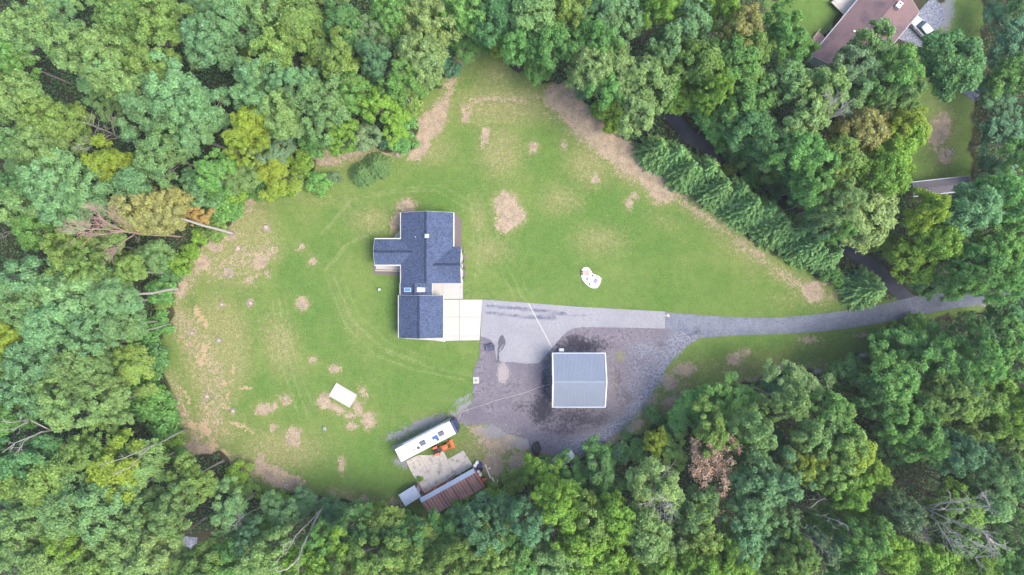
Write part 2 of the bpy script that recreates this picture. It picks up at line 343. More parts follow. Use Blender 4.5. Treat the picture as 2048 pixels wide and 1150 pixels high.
# ---------------------------------------------------------------- paved sheets
def sheet(name, pts, z, mat, cut=0, masks=None, thick=.05, parent=None, world=False):
    """polygon slab whose top lies at z; cut by a grid so that point masks can be stored on it"""
    poly = pts if world else W(pts)
    bm = bmesh.new(); vs_ = [bm.verts.new((x, y, z)) for x, y in poly]; f = bm.faces.new(vs_)
    if f.normal.z < 0 or sum((poly[i][0] * poly[(i + 1) % len(poly)][1] - poly[(i + 1) % len(poly)][0] * poly[i][1]) for i in range(len(poly))) < 0: f.normal_flip()
    r = bmesh.ops.extrude_face_region(bm, geom=[f]); nv = [g for g in r['geom'] if isinstance(g, bmesh.types.BMVert)]
    # the extruded copy becomes the top; drop the old verts to the bottom
    for v in bm.verts:
        if v not in nv: v.co.z = z - thick
    bmesh.ops.recalc_face_normals(bm, faces=bm.faces)
    if cut:
        xs = [p[0] for p in poly]; ys = [p[1] for p in poly]
        for k in range(int((max(xs) - min(xs)) / cut)):
            bmesh.ops.bisect_plane(bm, geom=bm.verts[:] + bm.edges[:] + bm.faces[:], plane_co=(min(xs) + (k + .5) * cut, 0, 0), plane_no=(1, 0, 0))
        for k in range(int((max(ys) - min(ys)) / cut)):
            bmesh.ops.bisect_plane(bm, geom=bm.verts[:] + bm.edges[:] + bm.faces[:], plane_co=(0, min(ys) + (k + .5) * cut, 0), plane_no=(0, 1, 0))
    m = bpy.data.meshes.new(name); bm.to_mesh(m); bm.free()
    if masks:
        n = len(m.vertices); cov = np.empty(n * 3, np.float32); m.vertices.foreach_get('co', cov); cov = cov.reshape(-1, 3)
        X, Y = cov[:, 0], cov[:, 1]; arr = np.zeros((n, 4), np.float32)
        for ch, kind, dat, soft, amt in masks:
            if kind == 'e':
                cx, cy, rx, ry, ang = dat; c = P(cx, cy); a = math.radians(-ang); dx = X - c.x; dy = Y - c.y
                u = (dx * math.cos(a) + dy * math.sin(a)) / (rx * PXM); v = (-dx * math.sin(a) + dy * math.cos(a)) / (ry * PXM)
                d = (np.sqrt(u * u + v * v) - 1) * min(rx, ry) * PXM
            else: d = ldist(X, Y, W(dat[0])) - dat[1] * PXM
            arr[:, ch] = np.maximum(arr[:, ch], np.clip(.5 - d / (2 * soft), 0, 1) * amt)
        at = m.color_attributes.new('mask_a', 'FLOAT_COLOR', 'POINT'); at.data.foreach_set('color', arr.ravel())
    m.materials.append(mat)
    o = bpy.data.objects.new(name, m); link(o, parent)
    return o
def paving_mat(name, c0, c1, dark, pale, grain=.5, gs=14, big=.35, amp=.9, mott=.0):
    t = NT(name); a = t.attr('mask_a'); s = t.n('ShaderNodeSeparateColor'); t.l(a.outputs['Color'], s.inputs[0])
    n1 = t.noise(big, 6, .65, dist=.3); n2 = t.noise(1.6, 6, .7); n3 = t.noise(gs, 3, .7); n4 = t.noise(5, 4, .7)
    c = t.mix(t.smooth(n1, .35, .65), c0, c1)
    if mott: c = t.mix(t.math('MULTIPLY', t.smooth(t.math('MULTIPLY_ADD', n1, .5, t.math('MULTIPLY', n2, .5)), .50, .60), mott), c, dark)
    if mott: c = t.mix(t.math('MULTIPLY', t.smooth(t.noise(.7, 6, .75), .56, .70), mott), c, pale)
    nn = t.math('MULTIPLY', t.math('SUBTRACT', t.math('MULTIPLY_ADD', n4, .5, t.math('MULTIPLY', n2, .5)), .5), amp * 2)
    c = t.mix(t.math('MULTIPLY', t.smooth(t.math('ADD', s.outputs[0], nn), .3, .75), .96), c, dark)
    c = t.mix(t.math('MULTIPLY', t.smooth(t.math('ADD', s.outputs[1], nn), .3, .8), .85), c, pale)
    c = t.mix(t.math('MULTIPLY', t.smooth(t.math('ADD', s.outputs[2], nn), .4, .8), .8), c, (.12, .13, .05))
    if mott: c = t.mix(t.math('MULTIPLY', t.smooth(t.math('ADD', a.outputs['Alpha'], nn), .35, .8), .85), c, t.mix(t.smooth(t.noise(2.6, 4, .8), .42, .60), (.185, .195, .235), (.075, .08, .105)))
    c = t.scale(c, t.math('MULTIPLY', t.math('MULTIPLY_ADD', n3, 2 * grain, 1 - grain), t.math('MULTIPLY_ADD', n4, .5, .75)))
    t.color(c); t.b.inputs['Roughness'].default_value = .95; t.b.inputs['Specular IOR Level'].default_value = .2
    t.bump(t.math('ADD', n3, n4), .35, .05); return t.m
M['asphalt'] = paving_mat('pale_worn_asphalt', (.174, .174, .194), (.205, .203, .218), (.075, .078, .108), (.26, .25, .24), .16, 5, .2, .7, .15)
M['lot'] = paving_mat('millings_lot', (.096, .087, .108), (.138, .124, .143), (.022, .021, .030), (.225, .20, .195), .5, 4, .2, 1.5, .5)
M['gravel'] = paving_mat('bluestone_gravel', (.100, .110, .140), (.140, .150, .182), (.048, .053, .073), (.225, .23, .26), .6, 4, .3, 1.1, .4)
M['lanetar'] = paving_mat('old_lane_tar', (.040, .042, .055), (.06, .06, .075), (.03, .03, .036), (.3, .3, .3), .4, 9)
LOT = [(962,668),(960,690),(958,715),(946,745),(945,805),(925,822),(905,838),(935,850),(985,848),(1015,868),(1055,878),(1062,903),(1130,915),(1200,892),(1240,864),(1268,832),
       (1298,792),(1328,745),(1350,712),(1380,688),(1410,671),(1410,640),(1325,622),(1000,640)]
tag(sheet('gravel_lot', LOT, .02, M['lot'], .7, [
    (0,'e',(1165,690,50,12,0),1.2,1),(0,'e',(1150,680,22,10,0),1,1),(0,'e',(1092,755,9,50,5),.8,.95),(0,'e',(1085,820,26,30,20),1.6,.9),(0,'e',(1160,835,60,18,5),1.5,.85),(0,'e',(1130,860,60,16,0),1.6,.65),  # dark stains; the strip left of the garage is its shade painted in
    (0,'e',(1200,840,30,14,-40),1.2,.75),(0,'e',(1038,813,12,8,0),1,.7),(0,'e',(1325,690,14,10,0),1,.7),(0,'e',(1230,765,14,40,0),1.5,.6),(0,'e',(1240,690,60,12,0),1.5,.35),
    (1,'e',(1006,746,12,22,2),.25,.9),(1,'e',(1010,860,60,18,5),2,.5),(1,'e',(1225,770,9,30,0),1,.6),(1,'e',(985,880,50,30,0),2,.6),(0,'l',([(1235,850),(1290,790),(1330,720)],2),.5,.7),(0,'l',([(1215,845),(1262,800)],2),.5,.7),
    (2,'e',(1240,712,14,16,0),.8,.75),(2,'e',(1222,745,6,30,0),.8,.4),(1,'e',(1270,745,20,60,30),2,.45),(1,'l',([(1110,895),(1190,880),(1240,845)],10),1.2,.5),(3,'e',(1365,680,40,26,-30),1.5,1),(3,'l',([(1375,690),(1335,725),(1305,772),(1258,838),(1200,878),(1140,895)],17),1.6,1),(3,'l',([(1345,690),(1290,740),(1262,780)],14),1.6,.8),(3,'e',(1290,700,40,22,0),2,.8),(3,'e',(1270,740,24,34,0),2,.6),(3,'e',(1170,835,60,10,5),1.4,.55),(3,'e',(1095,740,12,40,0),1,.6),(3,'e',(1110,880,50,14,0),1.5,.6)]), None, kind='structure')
tag(sheet('gravel_lane', [(1325,624),(1440,633),(1540,636),(1600,632),(1640,628),(1700,620),(1760,609),(1800,600),(1840,590),(1900,584),(1985,585),(2100,560),(2100,590),(1990,603),(1900,618),(1820,633),(1760,646),
    (1700,656),(1640,663),(1560,668),(1480,670),(1424,674),(1404,676),(1392,668),(1378,672),(1368,662),(1350,664),(1340,658),(1328,656)], .045, M['gravel'], .8,
    [(1,'l',([(1400,648),(1540,652),(1700,638)],8),1.5,.5),(0,'l',([(1360,690),(1400,660)],9),1.5,.75),(0,'l',([(1300,800),(1345,720)],5),1,.6),(0,'l',([(1400,664),(1540,661),(1700,645),(1820,618)],3),1,.5),(0,'l',([(1430,640),(1560,643),(1700,628),(1800,608)],2),1,.4)]), None, kind='structure')
LANE = [(1300,180),(1330,215),(1350,240),(1380,275),(1430,300),(1480,345),(1540,370),(1600,415),(1660,470),(1710,505),(1760,545),(1800,585),(1830,610)]
lw = W(LANE); lp, rp = [], []
for i, p in enumerate(lw):
    a = Vector(lw[max(i - 1, 0)]); b = Vector(lw[min(i + 1, len(lw) - 1)]); d = (b - a).normalized(); nrm = Vector((-d.y, d.x)) * 1.15
    lp.append((p[0] + nrm.x, p[1] + nrm.y)); rp.append((p[0] - nrm.x, p[1] - nrm.y))
tag(sheet('back_lane', lp + rp[::-1], .03, M['lanetar'], 0, world=True), None, kind='structure')
tag(sheet('driveway', [(965,599),(1010,602),(1060,606),(1150,613),(1240,618),(1330,623),(1330,657),(1240,655),(1165,654),(1148,656),(1134,663),(1122,675),(1105,695),(1090,713),(1078,726),
    (1050,727),(1025,724),(1002,724),(993,720),(990,700),(988,688),(980,679),(970,675),(961,672)], .07, M['asphalt'], .42,
    [(0,'l',([(974,612),(1030,616),(1080,621),(1130,626)],2.6),.45,1),(0,'l',([(974,626),(1010,629),(1050,634),(1110,638)],2.4),.45,1),(0,'l',([(1010,629),(1080,631),(1180,630)],1.4),.45,.8),(0,'e',(1000,655,22,10,0),1,.25),(1,'e',(1250,638,70,7,3),1,.4),(1,'e',(1040,690,30,20,0),2,.3),
     (0,'e',(1044,666,2.4,1.2,0),.1,.9),(0,'e',(1053,693,2,1.4,0),.1,.9),(0,'e',(1030,721,2.5,1.4,-20),.1,.9),(0,'l',([(1090,620),(1180,628),(1320,632)],2),.6,.3)]), None, kind='structure')
# dark damp stain and the white filled seam, flat marks on the driveway
M['stain'] = pm('oily_stain', (.062, .062, .074), .9, .25, 3)
sh = lambda L: [P(930 + x / 8.215, 640 + y / 8.215)[:2] for x, y in L]
tag(sheet('oil_stain', sh([(612,240),(640,275),(668,350),(668,385),(650,420),(630,465),(590,505),(562,525),(556,560),(566,600),(562,660),(590,682),(560,690),(500,692),(498,664),(528,665),(526,600),(534,540),
    (532,460),(552,425),(538,385),(552,320),(575,270)]), .078, M['stain'], thick=.006, world=True), 'dark damp stain with long tail on the pale asphalt', 'stain')
M['stainpale'] = M['asphalt']
tag(sheet('asphalt_patch', sh([(620,398),(632,400),(622,440),(585,485),(562,515),(562,490),(585,450)]), .084, M['asphalt'], thick=.006, world=True), 'pale dry gap inside the dark stain tail', 'patch')
a, b = P(1057, 607), P(1103.5, 694); d = (b - a).normalized(); nr = Vector((-d.y, d.x, 0)) * .085
tag(sheet('white_seam', [tuple((a + nr)[:2]), tuple((a - nr)[:2]), tuple((b - nr)[:2]), tuple((b + nr)[:2])],   .08, M['concrete'], thick=.01, world=True), 'straight white filled seam crossing the pale asphalt drive', 'seam')
tag(sheet('road_patch', [(352,1090),(372,1072),(395,1075),(390,1110),(375,1130),(355,1125)], .03, M['gravel']), None, kind='structure')
tag(sheet('parking_pad', [(1790,75),(1858,0),(1862,-12),(1890,20),(1888,42),(1860,80),(1840,95)], .04, M['gravel']), None, kind='structure')
tag(sheet('garden_path', [(1918,150),(1940,150),(1962,185),(1950,205),(1925,185)], .03, M['gravel']), None, kind='structure')

def slabs(name, quads, z, mat, thick=.12, gap=.025):
    """concrete laid in slabs: each slab is a piece of its own"""
    root = empty(name); tag(root, kind='structure')
    for q in quads:
        w_ = [Vector(P(*p)[:2]) for p in q]; c = sum(w_, Vector((0, 0))) / len(w_)
        w_ = [p + (c - p).normalized() * gap for p in w_]
        MB().prism([tuple(p) for p in w_], z - thick, z).build('slab', mat, root, bevel=.012)
    return root
M['greyconcrete'] = pm('grey_concrete', (.29, .28, .265), .9, .07, 1.2, stain=(.32, .3, .28), stain_amt=.4, stain_scale=.7)
xr = lambda y: 965 - (y - 599) * 5.5 / 81
slabs('concrete_apron', [[(884,599),(919,599),(919,634),(884,634)],[(919,599),(xr(599),599),(xr(634),634),(919,634)],[(884,634),(919,634),(919,672),(884,672)],[(919,634),(xr(634),634),(xr(672),672),(919,672)],
     [(884,672),(919,672),(919,681),(889,682)],[(919,672),(xr(672),672),(xr(680),680.5),(919,681)]], .09, M['concrete'])
slabs('entry_walk', [[(862,562),(886,562),(886,592),(862,592)],[(886,562),(920,562),(920,598),(886,598)],[(920,497),(924.5,501),(926,524),(920,524)],[(920,524),(926,524),(926,548),(920,548)],[(920,548),(926,548),(926,574),(920,574)],
     [(920,574),(926,574),(925.5,598),(920,598)]], .08, M['greyconcrete'])
slabs('side_strip', [[(811,672),(840,672),(840,679),(811,677.5)],[(840,672),(868,672),(868,681),(840,679)],[(868,672),(891,672),(891,684),(868,681)]], .07, M['concrete'])
slabs('back_patio', [[(803,458),(803,479),(785,479),(790,471),(797,463)]], .07, M['greyconcrete'])
slabs('wing_patio', [[(751,527),(776,527),(776,539.5),(752,538.5)],[(776,527),(801,527),(801,540.5),(776,539.5)]], .07, M['greyconcrete'])
def beds(name, pts, z, mat, label, cat): return tag(sheet(name, pts, z, mat, thick=.08), label, cat)
beds('mulch_bed', [(905,424),(909,424),(924,441),(923,494),(905,494)], .05, M['mulch'], 'dark grey mulch bed with cut corner along the house end wall', 'garden bed')
beds('mulch_bed', [(923,494),(932,503),(932.5,560),(926.5,560),(926.5,502)], .05, M['mulch'], 'narrow mulch bed with small plants beside the entry walk', 'garden bed')
beds('mulch_bed', [(745,532),(751.5,532),(751.5,541),(801,543),(801,551),(770,549),(748,549)], .05, M['mulch'], 'mulch strip below the stone edging of the wing patio', 'garden bed')
ed = empty('stone_edging', P(775, 541, .05), label='row of pale edging stones along the wing patio', cat='edging')
for k in range(19):
    p = P(751.5 + k * 2.62, 540.6 + k * .09, .05) - ed.location
    MB().box((p.x, p.y, .11), (.2, .24, .22), random.uniform(-.1, .1), .85).build('edging_stone', M['palerock'], ed, bevel=.02)
beds('gravel_bed', [(1162.5,546),(1163.5,540),(1167,535.5),(1172,534.3),(1177,535.5),(1181,540),(1184,545.5),(1187.5,548.5),(1192,550),(1198,552.5),(1202.3,556),(1202,561),(1199,569),(1195,575.5),(1190,576.3),(1184,575.8),
    (1178,573),(1171,566.5),(1165.5,560),(1163,553)], .06, M['whitegravel'], 'kidney-shaped white gravel bed set in the open lawn', 'garden bed')

# ---------------------------------------------------------------- buildings
def slope(parent, name, a, b, c, d, th, mat):
    """slab between the lines a-b (eave) and d-c (ridge)"""
    top = [Vector(p) for p in (a, b, c, d)]
    return MB().hexa([p - Vector((0, 0, th)) for p in top], top).build(name, mat, parent)
def gable(parent, x0, x1, y0, y1, axis, ze, zr, over, wallmat, roofmat, trim, mid=None, ends=(1, 1), eaves=(1, 1), wall=True, cap=True, th=.14, rmat2=None, wall_ext=(0, 0)):
    """gabled block, local coordinates: the rectangle is the roof outline"""
    sw = (lambda u, v, z: (v, u, z)) if axis == 'x' else (lambda u, v, z: (u, v, z))
    if axis == 'x': u0, u1, v0, v1 = y0, y1, x0, x1
    else: u0, u1, v0, v1 = x0, x1, y0, y1
    um = (u0 + u1) / 2 if mid is None else mid
    out = {}
    out['lo'] = slope(parent, 'roof_slope', sw(u0, v0, ze), sw(u0, v1, ze), sw(um, v1, zr), sw(um, v0, zr), th, roofmat)
    out['hi'] = slope(parent, 'roof_slope', sw(u1, v0, ze), sw(u1, v1, ze), sw(um, v1, zr), sw(um, v0, zr), th, rmat2 or roofmat)
    if cap:
        mb = MB(); L = v1 - v0; n = max(1, int(L / .3)); r = (zr - ze) / max(um - u0, .1)
        for k in range(n):
            a = v0 + L * k / n + .008; b = v0 + L * (k + 1) / n - .008; zz = .035 + .012 * (k % 2)
            for s in (-1, 1):
                t_ = [sw(um, a, zr + zz), sw(um, b, zr + zz), sw(um + s * .2, b, zr + zz - .2 * r), sw(um + s * .2, a, zr + zz - .2 * r)]
                mb.hexa([(p[0], p[1], p[2] - .05) for p in t_], t_)
        mb.build('ridge_cap', M['ridge'] if roofmat is M['shingle'] else roofmat, parent)
    if wall:
        o = over; w0, w1 = v0 + o * .6 - wall_ext[0], v1 - o * .6 + wall_ext[1]; zt = ze - th - .02
        k0 = (zr - ze) / (um - u0) * o; k1 = (zr - ze) / (u1 - um) * o
        prof = [(u0 + o, 0), (u1 - o, 0), (u1 - o, zt + k1), (um, zr - th - .02), (u0 + o, zt + k0)]
        MB().hexa([sw(u, w0, z) for u, z in prof], [sw(u, w1, z) for u, z in prof]).build('wall', wallmat, parent)
    for e, u, s in ((eaves[0], u0, -1), (eaves[1], u1, 1)):
        if e:
            c = sw(u + s * .075, (v0 + v1) / 2, ze - .085); dd = sw(.14, v1 - v0, .13)
            g = MB(); hx, hy = abs(dd[0]) / 2, abs(dd[1]) / 2
            # open trough: bottom and two lips
            g.box((c[0], c[1], c[2] - .05), (hx * 2, hy * 2, .02))
            for q in (-1, 1):
                oc = sw(u + s * .075 + q * .06, (v0 + v1) / 2, ze - .075); od = sw(.02, v1 - v0, .11); g.box(oc, (abs(od[0]), abs(od[1]), .11))
            g.build('gutter', trim, parent)
    for e, v, s in ((ends[0], v0, -1), (ends[1], v1, 1)):
        if e:
            for uu in (u0, u1):
                p = [sw(uu, v + s * .03, ze + .015), sw(um, v + s * .03, zr + .015)]
                q = [sw(uu, v + s * .003, ze + .015), sw(um, v + s * .003, zr + .015)]
                lo = lambda P_, dz: [(x, y, z - dz) for x, y, z in P_]
                MB().hexa([lo(q, .22)[0], lo(q, .22)[1], lo(p, .22)[1], lo(p, .22)[0]], [q[0], q[1], p[1], p[0]]).build('rake_board', trim, parent)
    return out
def window(parent, c, wd, ht, nrm):
    """framed window on a wall, nrm is the outward axis ('x+','x-','y+','y-')"""
    s = 1 if nrm[1] == '+' else -1; along = (lambda a, b: (b, a)) if nrm[0] == 'x' else (lambda a, b: (a, b))
    f = MB()
    for da, dz, la, lz in ((-wd / 2, 0, .08, ht + .08), (wd / 2, 0, .08, ht + .08), (0, -ht / 2, wd - .08, .08), (0, ht / 2, wd - .08, .08), (0, 0, .04, ht - .08)):
        x, y = along(da, .03 * s); dx, dy = along(la, .08); f.box((c[0] + x, c[1] + y, c[2] + dz), (dx, dy, lz))
    fr = f.build('window', M['white'], parent)
    x, y = along(0, .012 * s); dx, dy = along(wd, .03)
    MB().box((c[0] + x, c[1] + y, c[2]), (dx, dy, ht)).build('pane', M['glass'], fr)
ZE = 2.9
def hx(px): return P(px, 0, ZE).x
def hy(py): return P(0, py, ZE).y
house = empty('house', (0, 0, 0), label='single-storey house with slate-blue shingle roof and cross gables', cat='house')
hb = P(850, 540); house.location = (hb.x, hb.y, 0)
lx = lambda px: hx(px) - hb.x
ly = lambda py: hy(py) - hb.y
gable(house, lx(802), lx(906.5), ly(566), ly(425), 'y', ZE, 5.0, .35, M['siding'], M['shingle'], M['white'], ends=(0, 1), eaves=(1, 0))
# the eave gutter of the main block only runs beside the mulch bed
g = MB().box((lx(906.5) + .09, (ly(425) + ly(493)) / 2, ZE - .1), (.16, ly(425) - ly(493), .05)); g.build('gutter', M['white'], house)
gable(house, lx(749), lx(826), ly(529.5), ly(478), 'x', ZE - .04, 3.93, .3, M['siding'], M['shingle'], M['white'], ends=(1, 0), eaves=(0, 0), wall_ext=(0, -1))
for y_ in (478, 529.5):
    s = 1 if y_ < 500 else -1
    MB().box(((lx(749) + lx(801)) / 2, ly(y_) + s * .08, ZE - .12), (lx(801) - lx(749), .15, .06)).build('gutter', M['white'], house)
gable(house, lx(866), lx(922), ly(566.2), ly(493), 'x', ZE - .02, 4.45, .3, M['siding'], M['shingle'], M['white'], ends=(0, 1), eaves=(0, 0))
gable(house, lx(800.5), lx(863.5), ly(591.5), ly(566), 'y', ZE - .25, 3.95, .3, M['siding'], M['shingle'], M['white'], ends=(0, 0), eaves=(1, 1), mid=lx(829.5))
gable(house, lx(797.5), lx(886), ly(675.8), ly(590.5), 'y', ZE - .1, 4.65, .35, M['siding'], M['shingle'], M['white'], ends=(1, 1), eaves=(1, 1), mid=lx(840))
for px, m_ in ((816, 'skyglass'), (843, 'paleglass')):                 # skylights
    x = lx(px); y = ly(579.5); s = 1 if px < 829 else -1; sl_ = 1.30 / abs(lx(829.5) - lx(800.5 if s > 0 else 863.5))
    zb = ZE - .25 + abs(x - lx(800.5 if s > 0 else 863.5)) * sl_ + .06
    z_ = lambda dx: zb + s * dx * sl_
    fr = MB(); q = lambda hx_, hy_, dz: [(x + a * hx_, y + b * hy_, z_(a * hx_) + dz) for a, b in ((-1, -1), (1, -1), (1, 1), (-1, 1))]
    f = fr.hexa(q(.62, .34, -.06), q(.62, .34, .06)).build('skylight', M['white'] if s > 0 else M['galv'], house)
    MB().hexa(q(.52, .26, .06), q(.52, .26, .075)).build('pane', M[m_], f)
zs = lambda px: 5.0 - abs(px - 851) / 52.3 * 2.1
MB().box((lx(857), ly(474), 5.05), (.62, .62, .9)).build('chimney', M['white'], house)
lathe('chimney_cap', [(.24, 5.5), (.24, 5.62), (.3, 5.62), (.3, 5.66)], M['galv'], house, 10, (lx(857), ly(474), 0))
for px, py, r_ in ((820, 488, .07), (833, 475, .06), (806, 541, .07)):
    lathe('vent_pipe', [(r_, zs(px) - .2), (r_, zs(px) + .35)], M['darkmetal'] if px != 833 else M['white'], house, 8, (lx(px), ly(py), 0))
ex = lx(906.5) - .35
for py in (440, 455, 480): window(house, (ex, ly(py), 1.6), 1.1, 1.2, 'x+')
for py in (505, 550): window(house, (lx(922) - .18, ly(py), 1.6), 1.1, 1.2, 'x+')
for py in (515,): pass
d_ = MB().box((lx(922) - .16, ly(530), 1.05), (.06, .95, 2.1)).build('door', M['darkmetal'], house); MB().box((lx(922) - .10, ly(530) + .35, 1.0), (.05, .12, .05)).build('handle', M['chrome'], d_)
for py in (611, 652):                                                   # garage doors facing the apron
    gd = empty('garage_door'); gd.parent = house; gd.location = (lx(886) - .33, ly(py), 0)
    for k in range(4): MB().box((0, 0, .3 + k * .55), (.07, 2.5, .53)).build('door_panel', M['white'], gd)
for px in (764, 784): window(house, (lx(px), ly(529.5) + .3, 1.6), 1.0, 1.2, 'y-')
# two-bay steel garage
GZ = 3.2
gr = empty('metal_garage', P(1157, 760), label='square outbuilding with pale blue ribbed steel roof and white trim', cat='garage')
gx0, gx1 = P(1104.5, 0, GZ).x - gr.location.x, P(1211, 0, GZ).x - gr.location.x
gy0, gy1 = P(0, 813.5, GZ).y - gr.location.y, P(0, 707, GZ).y - gr.location.y
gm = (gy0 + gy1) / 2; GR = 4.95
MB().hexa([(gx0 + .15, y, z) for y, z in ((gy0 + .25, 0), (gy1 - .25, 0), (gy1 - .25, GZ - .02), (gm, GR - .1), (gy0 + .25, GZ - .02))],
          [(gx1 - .15, y, z) for y, z in ((gy0 + .25, 0), (gy1 - .25, 0), (gy1 - .25, GZ - .02), (gm, GR - .1), (gy0 + .25, GZ - .02))]).build('wall', M['white'], gr)
def ribbed(name, parent, x0, x1, ya, za, yb, zb, mat, ribs, h=.045, skip=None):
    """one ribbed roof sheet from the eave line (ya, za) to the ridge (yb, zb)"""
    mb = MB(); n = ribs; wd = (x1 - x0) / n; xs = []
    for k in range(n):
        b = x0 + k * wd; xs += [(b, 0), (b + wd * .62, 0), (b + wd * .70, h), (b + wd * .88, h), (b + wd * .96, 0)]
    xs.append((x1, 0)); vs_ = []
    for x, dz in xs: vs_ += [(x, ya, za + dz), (x, yb, zb + dz), (x, ya, za + dz - .02), (x, yb, zb + dz - .02)]
    fs = []
    for i in range(len(xs) - 1):
        a = i * 4; b = a + 4; fs += [(a, b, b + 1, a + 1), (a + 3, b + 3, b + 2, a + 2), (a, a + 2, b + 2, b), (a + 1, b + 1, b + 3, a + 3)]
    e = len(vs_) - 4; fs += [(0, 1, 3, 2), (e, e + 2, e + 3, e + 1)]
    m = bpy.data.meshes.new(name); m.from_pydata(vs_, [], fs); m.update(); m.materials.append(mat)
    return link(bpy.data.objects.new(name, m), parent)
NP = 10
for k in range(NP):
    a = gx0 + (gx1 - gx0) * k / NP; b = gx0 + (gx1 - gx0) * (k + 1) / NP - .004
    ribbed('roof_sheet', gr, a, b, gy0, GZ, gm, GR, M['garage_metal'], 4)
    ribbed('roof_sheet', gr, a, b, gy1, GZ, gm, GR, M['garage_metal'], 4)
for s in (-1, 1):
    pr = [(gm, GR + .09), (gm + s * .22, GR + .01)]
    MB().hexa([(gx0 - .02, pr[0][0], pr[0][1] - .03), (gx1 + .02, pr[0][0], pr[0][1] - .03), (gx1 + .02, pr[1][0], pr[1][1] - .03), (gx0 - .02, pr[1][0], pr[1][1] - .03)],
              [(gx0 - .02, pr[0][0], pr[0][1]), (gx1 + .02, pr[0][0], pr[0][1]), (gx1 + .02, pr[1][0], pr[1][1]), (gx0 - .02, pr[1][0], pr[1][1])]).build('ridge_cap', M['garage_metal'], gr)
    ye = gy0 if s < 0 else gy1
    for x_, q in ((gx0, -1), (gx1, 1)):
        p0, p1 = Vector((x_ + q * .06, ye, GZ + .07)), Vector((x_ + q * .06, gm, GR + .11))
        o3 = Vector((q * -.20, 0, 0)); dn = Vector((0, 0, -.28))
        MB().hexa([p0 + dn, p1 + dn, p1 + o3 + dn, p0 + o3 + dn], [p0, p1, p1 + o3, p0 + o3]).build('rake_trim', M['white'], gr)
    MB().box(((gx0 + gx1) / 2, ye + s * .07, GZ - .06), (gx1 - gx0 + .1, .12, .12)).build('gutter', M['galv'], gr)
for py in (735, 785):
    dr = empty('overhead_door'); dr.parent = gr; dr.location = (gx0 + .12, P(0, py).y - gr.location.y, 0)
    for k in range(5): MB().box((0, 0, .28 + k * .5), (.06, 2.6, .48)).build('door_panel', M['siding'], dr)
MB().box((gx0 + 1.7, gy1 + .35, .45), (.8, .5, .9)).build('meter_cabinet', M['siding'], gr, bevel=.02)
# rusty open shed
def px_frame(a, b, z):
    A, B_ = P(*a, z), P(*b, z); d = B_ - A; return A, math.atan2(d.y, d.x), d.length
A0, ang, L = px_frame((839.3, 996.5), (947, 936.5), 2.7)
rs = empty('rusty_shed', (A0.x, A0.y, 0), ang, 'long open shed with rusted brown sheet roof and galvanised front strip', 'shed')
NPAN = 19
for k in range(NPAN):
    a = L * k / NPAN; b = L * (k + 1) / NPAN - .012; dz = random.uniform(-.015, .02); dl = random.uniform(-.08, .08)
    ribbed('rusty_sheet', rs, a + .02, b, -3.75 + dl, 2.15 + dz, -.68, 3.0 + dz, M[random.choice(['rust', 'rust', 'rustpale', 'rustdark'])], 1, .06)
    MB().hexa([(b - .1, -3.7, 2.2), (b, -3.7, 2.2), (b, -.72, 3.03), (b - .1, -.72, 3.03)], [(b - .085, -3.7, 2.25), (b - .015, -3.7, 2.25), (b - .015, -.72, 3.09), (b - .085, -.72, 3.09)]).build('seam_batten', M['rustseam'], rs)
for k in range(7):
    a = L * k / 7; b = L * (k + 1) / 7 - .01
    ribbed('galvanised_sheet', rs, a, b, .02, 2.78, -.72, 3.06, M['galv'], 5, .03)
MB().box((L / 2, -3.6, 1.05), (L - .2, .08, 2.1)).build('back_wall', M['rust'], rs)
for x_ in (.1, L - .1): MB().hexa([(x_ - .03, -3.5, 0), (x_ + .03, -3.5, 0), (x_ + .03, -.1, 0), (x_ - .03, -.1, 0)], [(x_ - .03, -3.5, 2.1), (x_ + .03, -3.5, 2.1), (x_ + .03, -.1, 2.7), (x_ - .03, -.1, 2.7)]).build('end_wall', M['rust'], rs)
for k in range(5): MB().box((.15 + (L - .3) * k / 4, -.12, 1.35), (.13, .13, 2.7)).build('post', M['wood'], rs)
MB().box((L / 2, -.12, 2.62), (L, .08, .16)).build('front_beam', M['wood'], rs)
mb = MB(); p0, p1 = (L + .02, -.70, 3.1), (L + .02, -3.75, 2.25)
MB().tube([p0, p1], .05, 6).build('rake_trim', M['red'], rs)
# small silver shed
A1, ang1, L1 = px_frame((797, 990.6), (828.9, 971), 2.2)
ss = empty('silver_shed', (A1.x, A1.y, 0), ang1, 'small grey metal shed with flat galvanised roof beside the slab', 'shed')
for k in range(4):
    a = L1 * k / 4; b = L1 * (k + 1) / 4 - .008
    ribbed('roof_sheet', ss, a, b, -2.13, 2.1, -1.06, 2.28, M['galv'], 3, .02); ribbed('roof_sheet', ss, a, b, 0, 2.1, -1.06, 2.28, M['galv'], 3, .02)
MB().box((L1 / 2, -1.06, 1.03), (L1 - .16, 1.95, 2.06)).build('wall', M['darkmetal'], ss)
MB().box((L1 - .06, -1.06, .95), (.05, .9, 1.9)).build('door', M['galv'], ss)
for y_, nm in ((.02, 'eave_trim'), (-2.15, 'eave_trim')): MB().box((L1 / 2, y_, 2.06), (L1 + .04, .05, .1)).build(nm, M['galv'], ss)
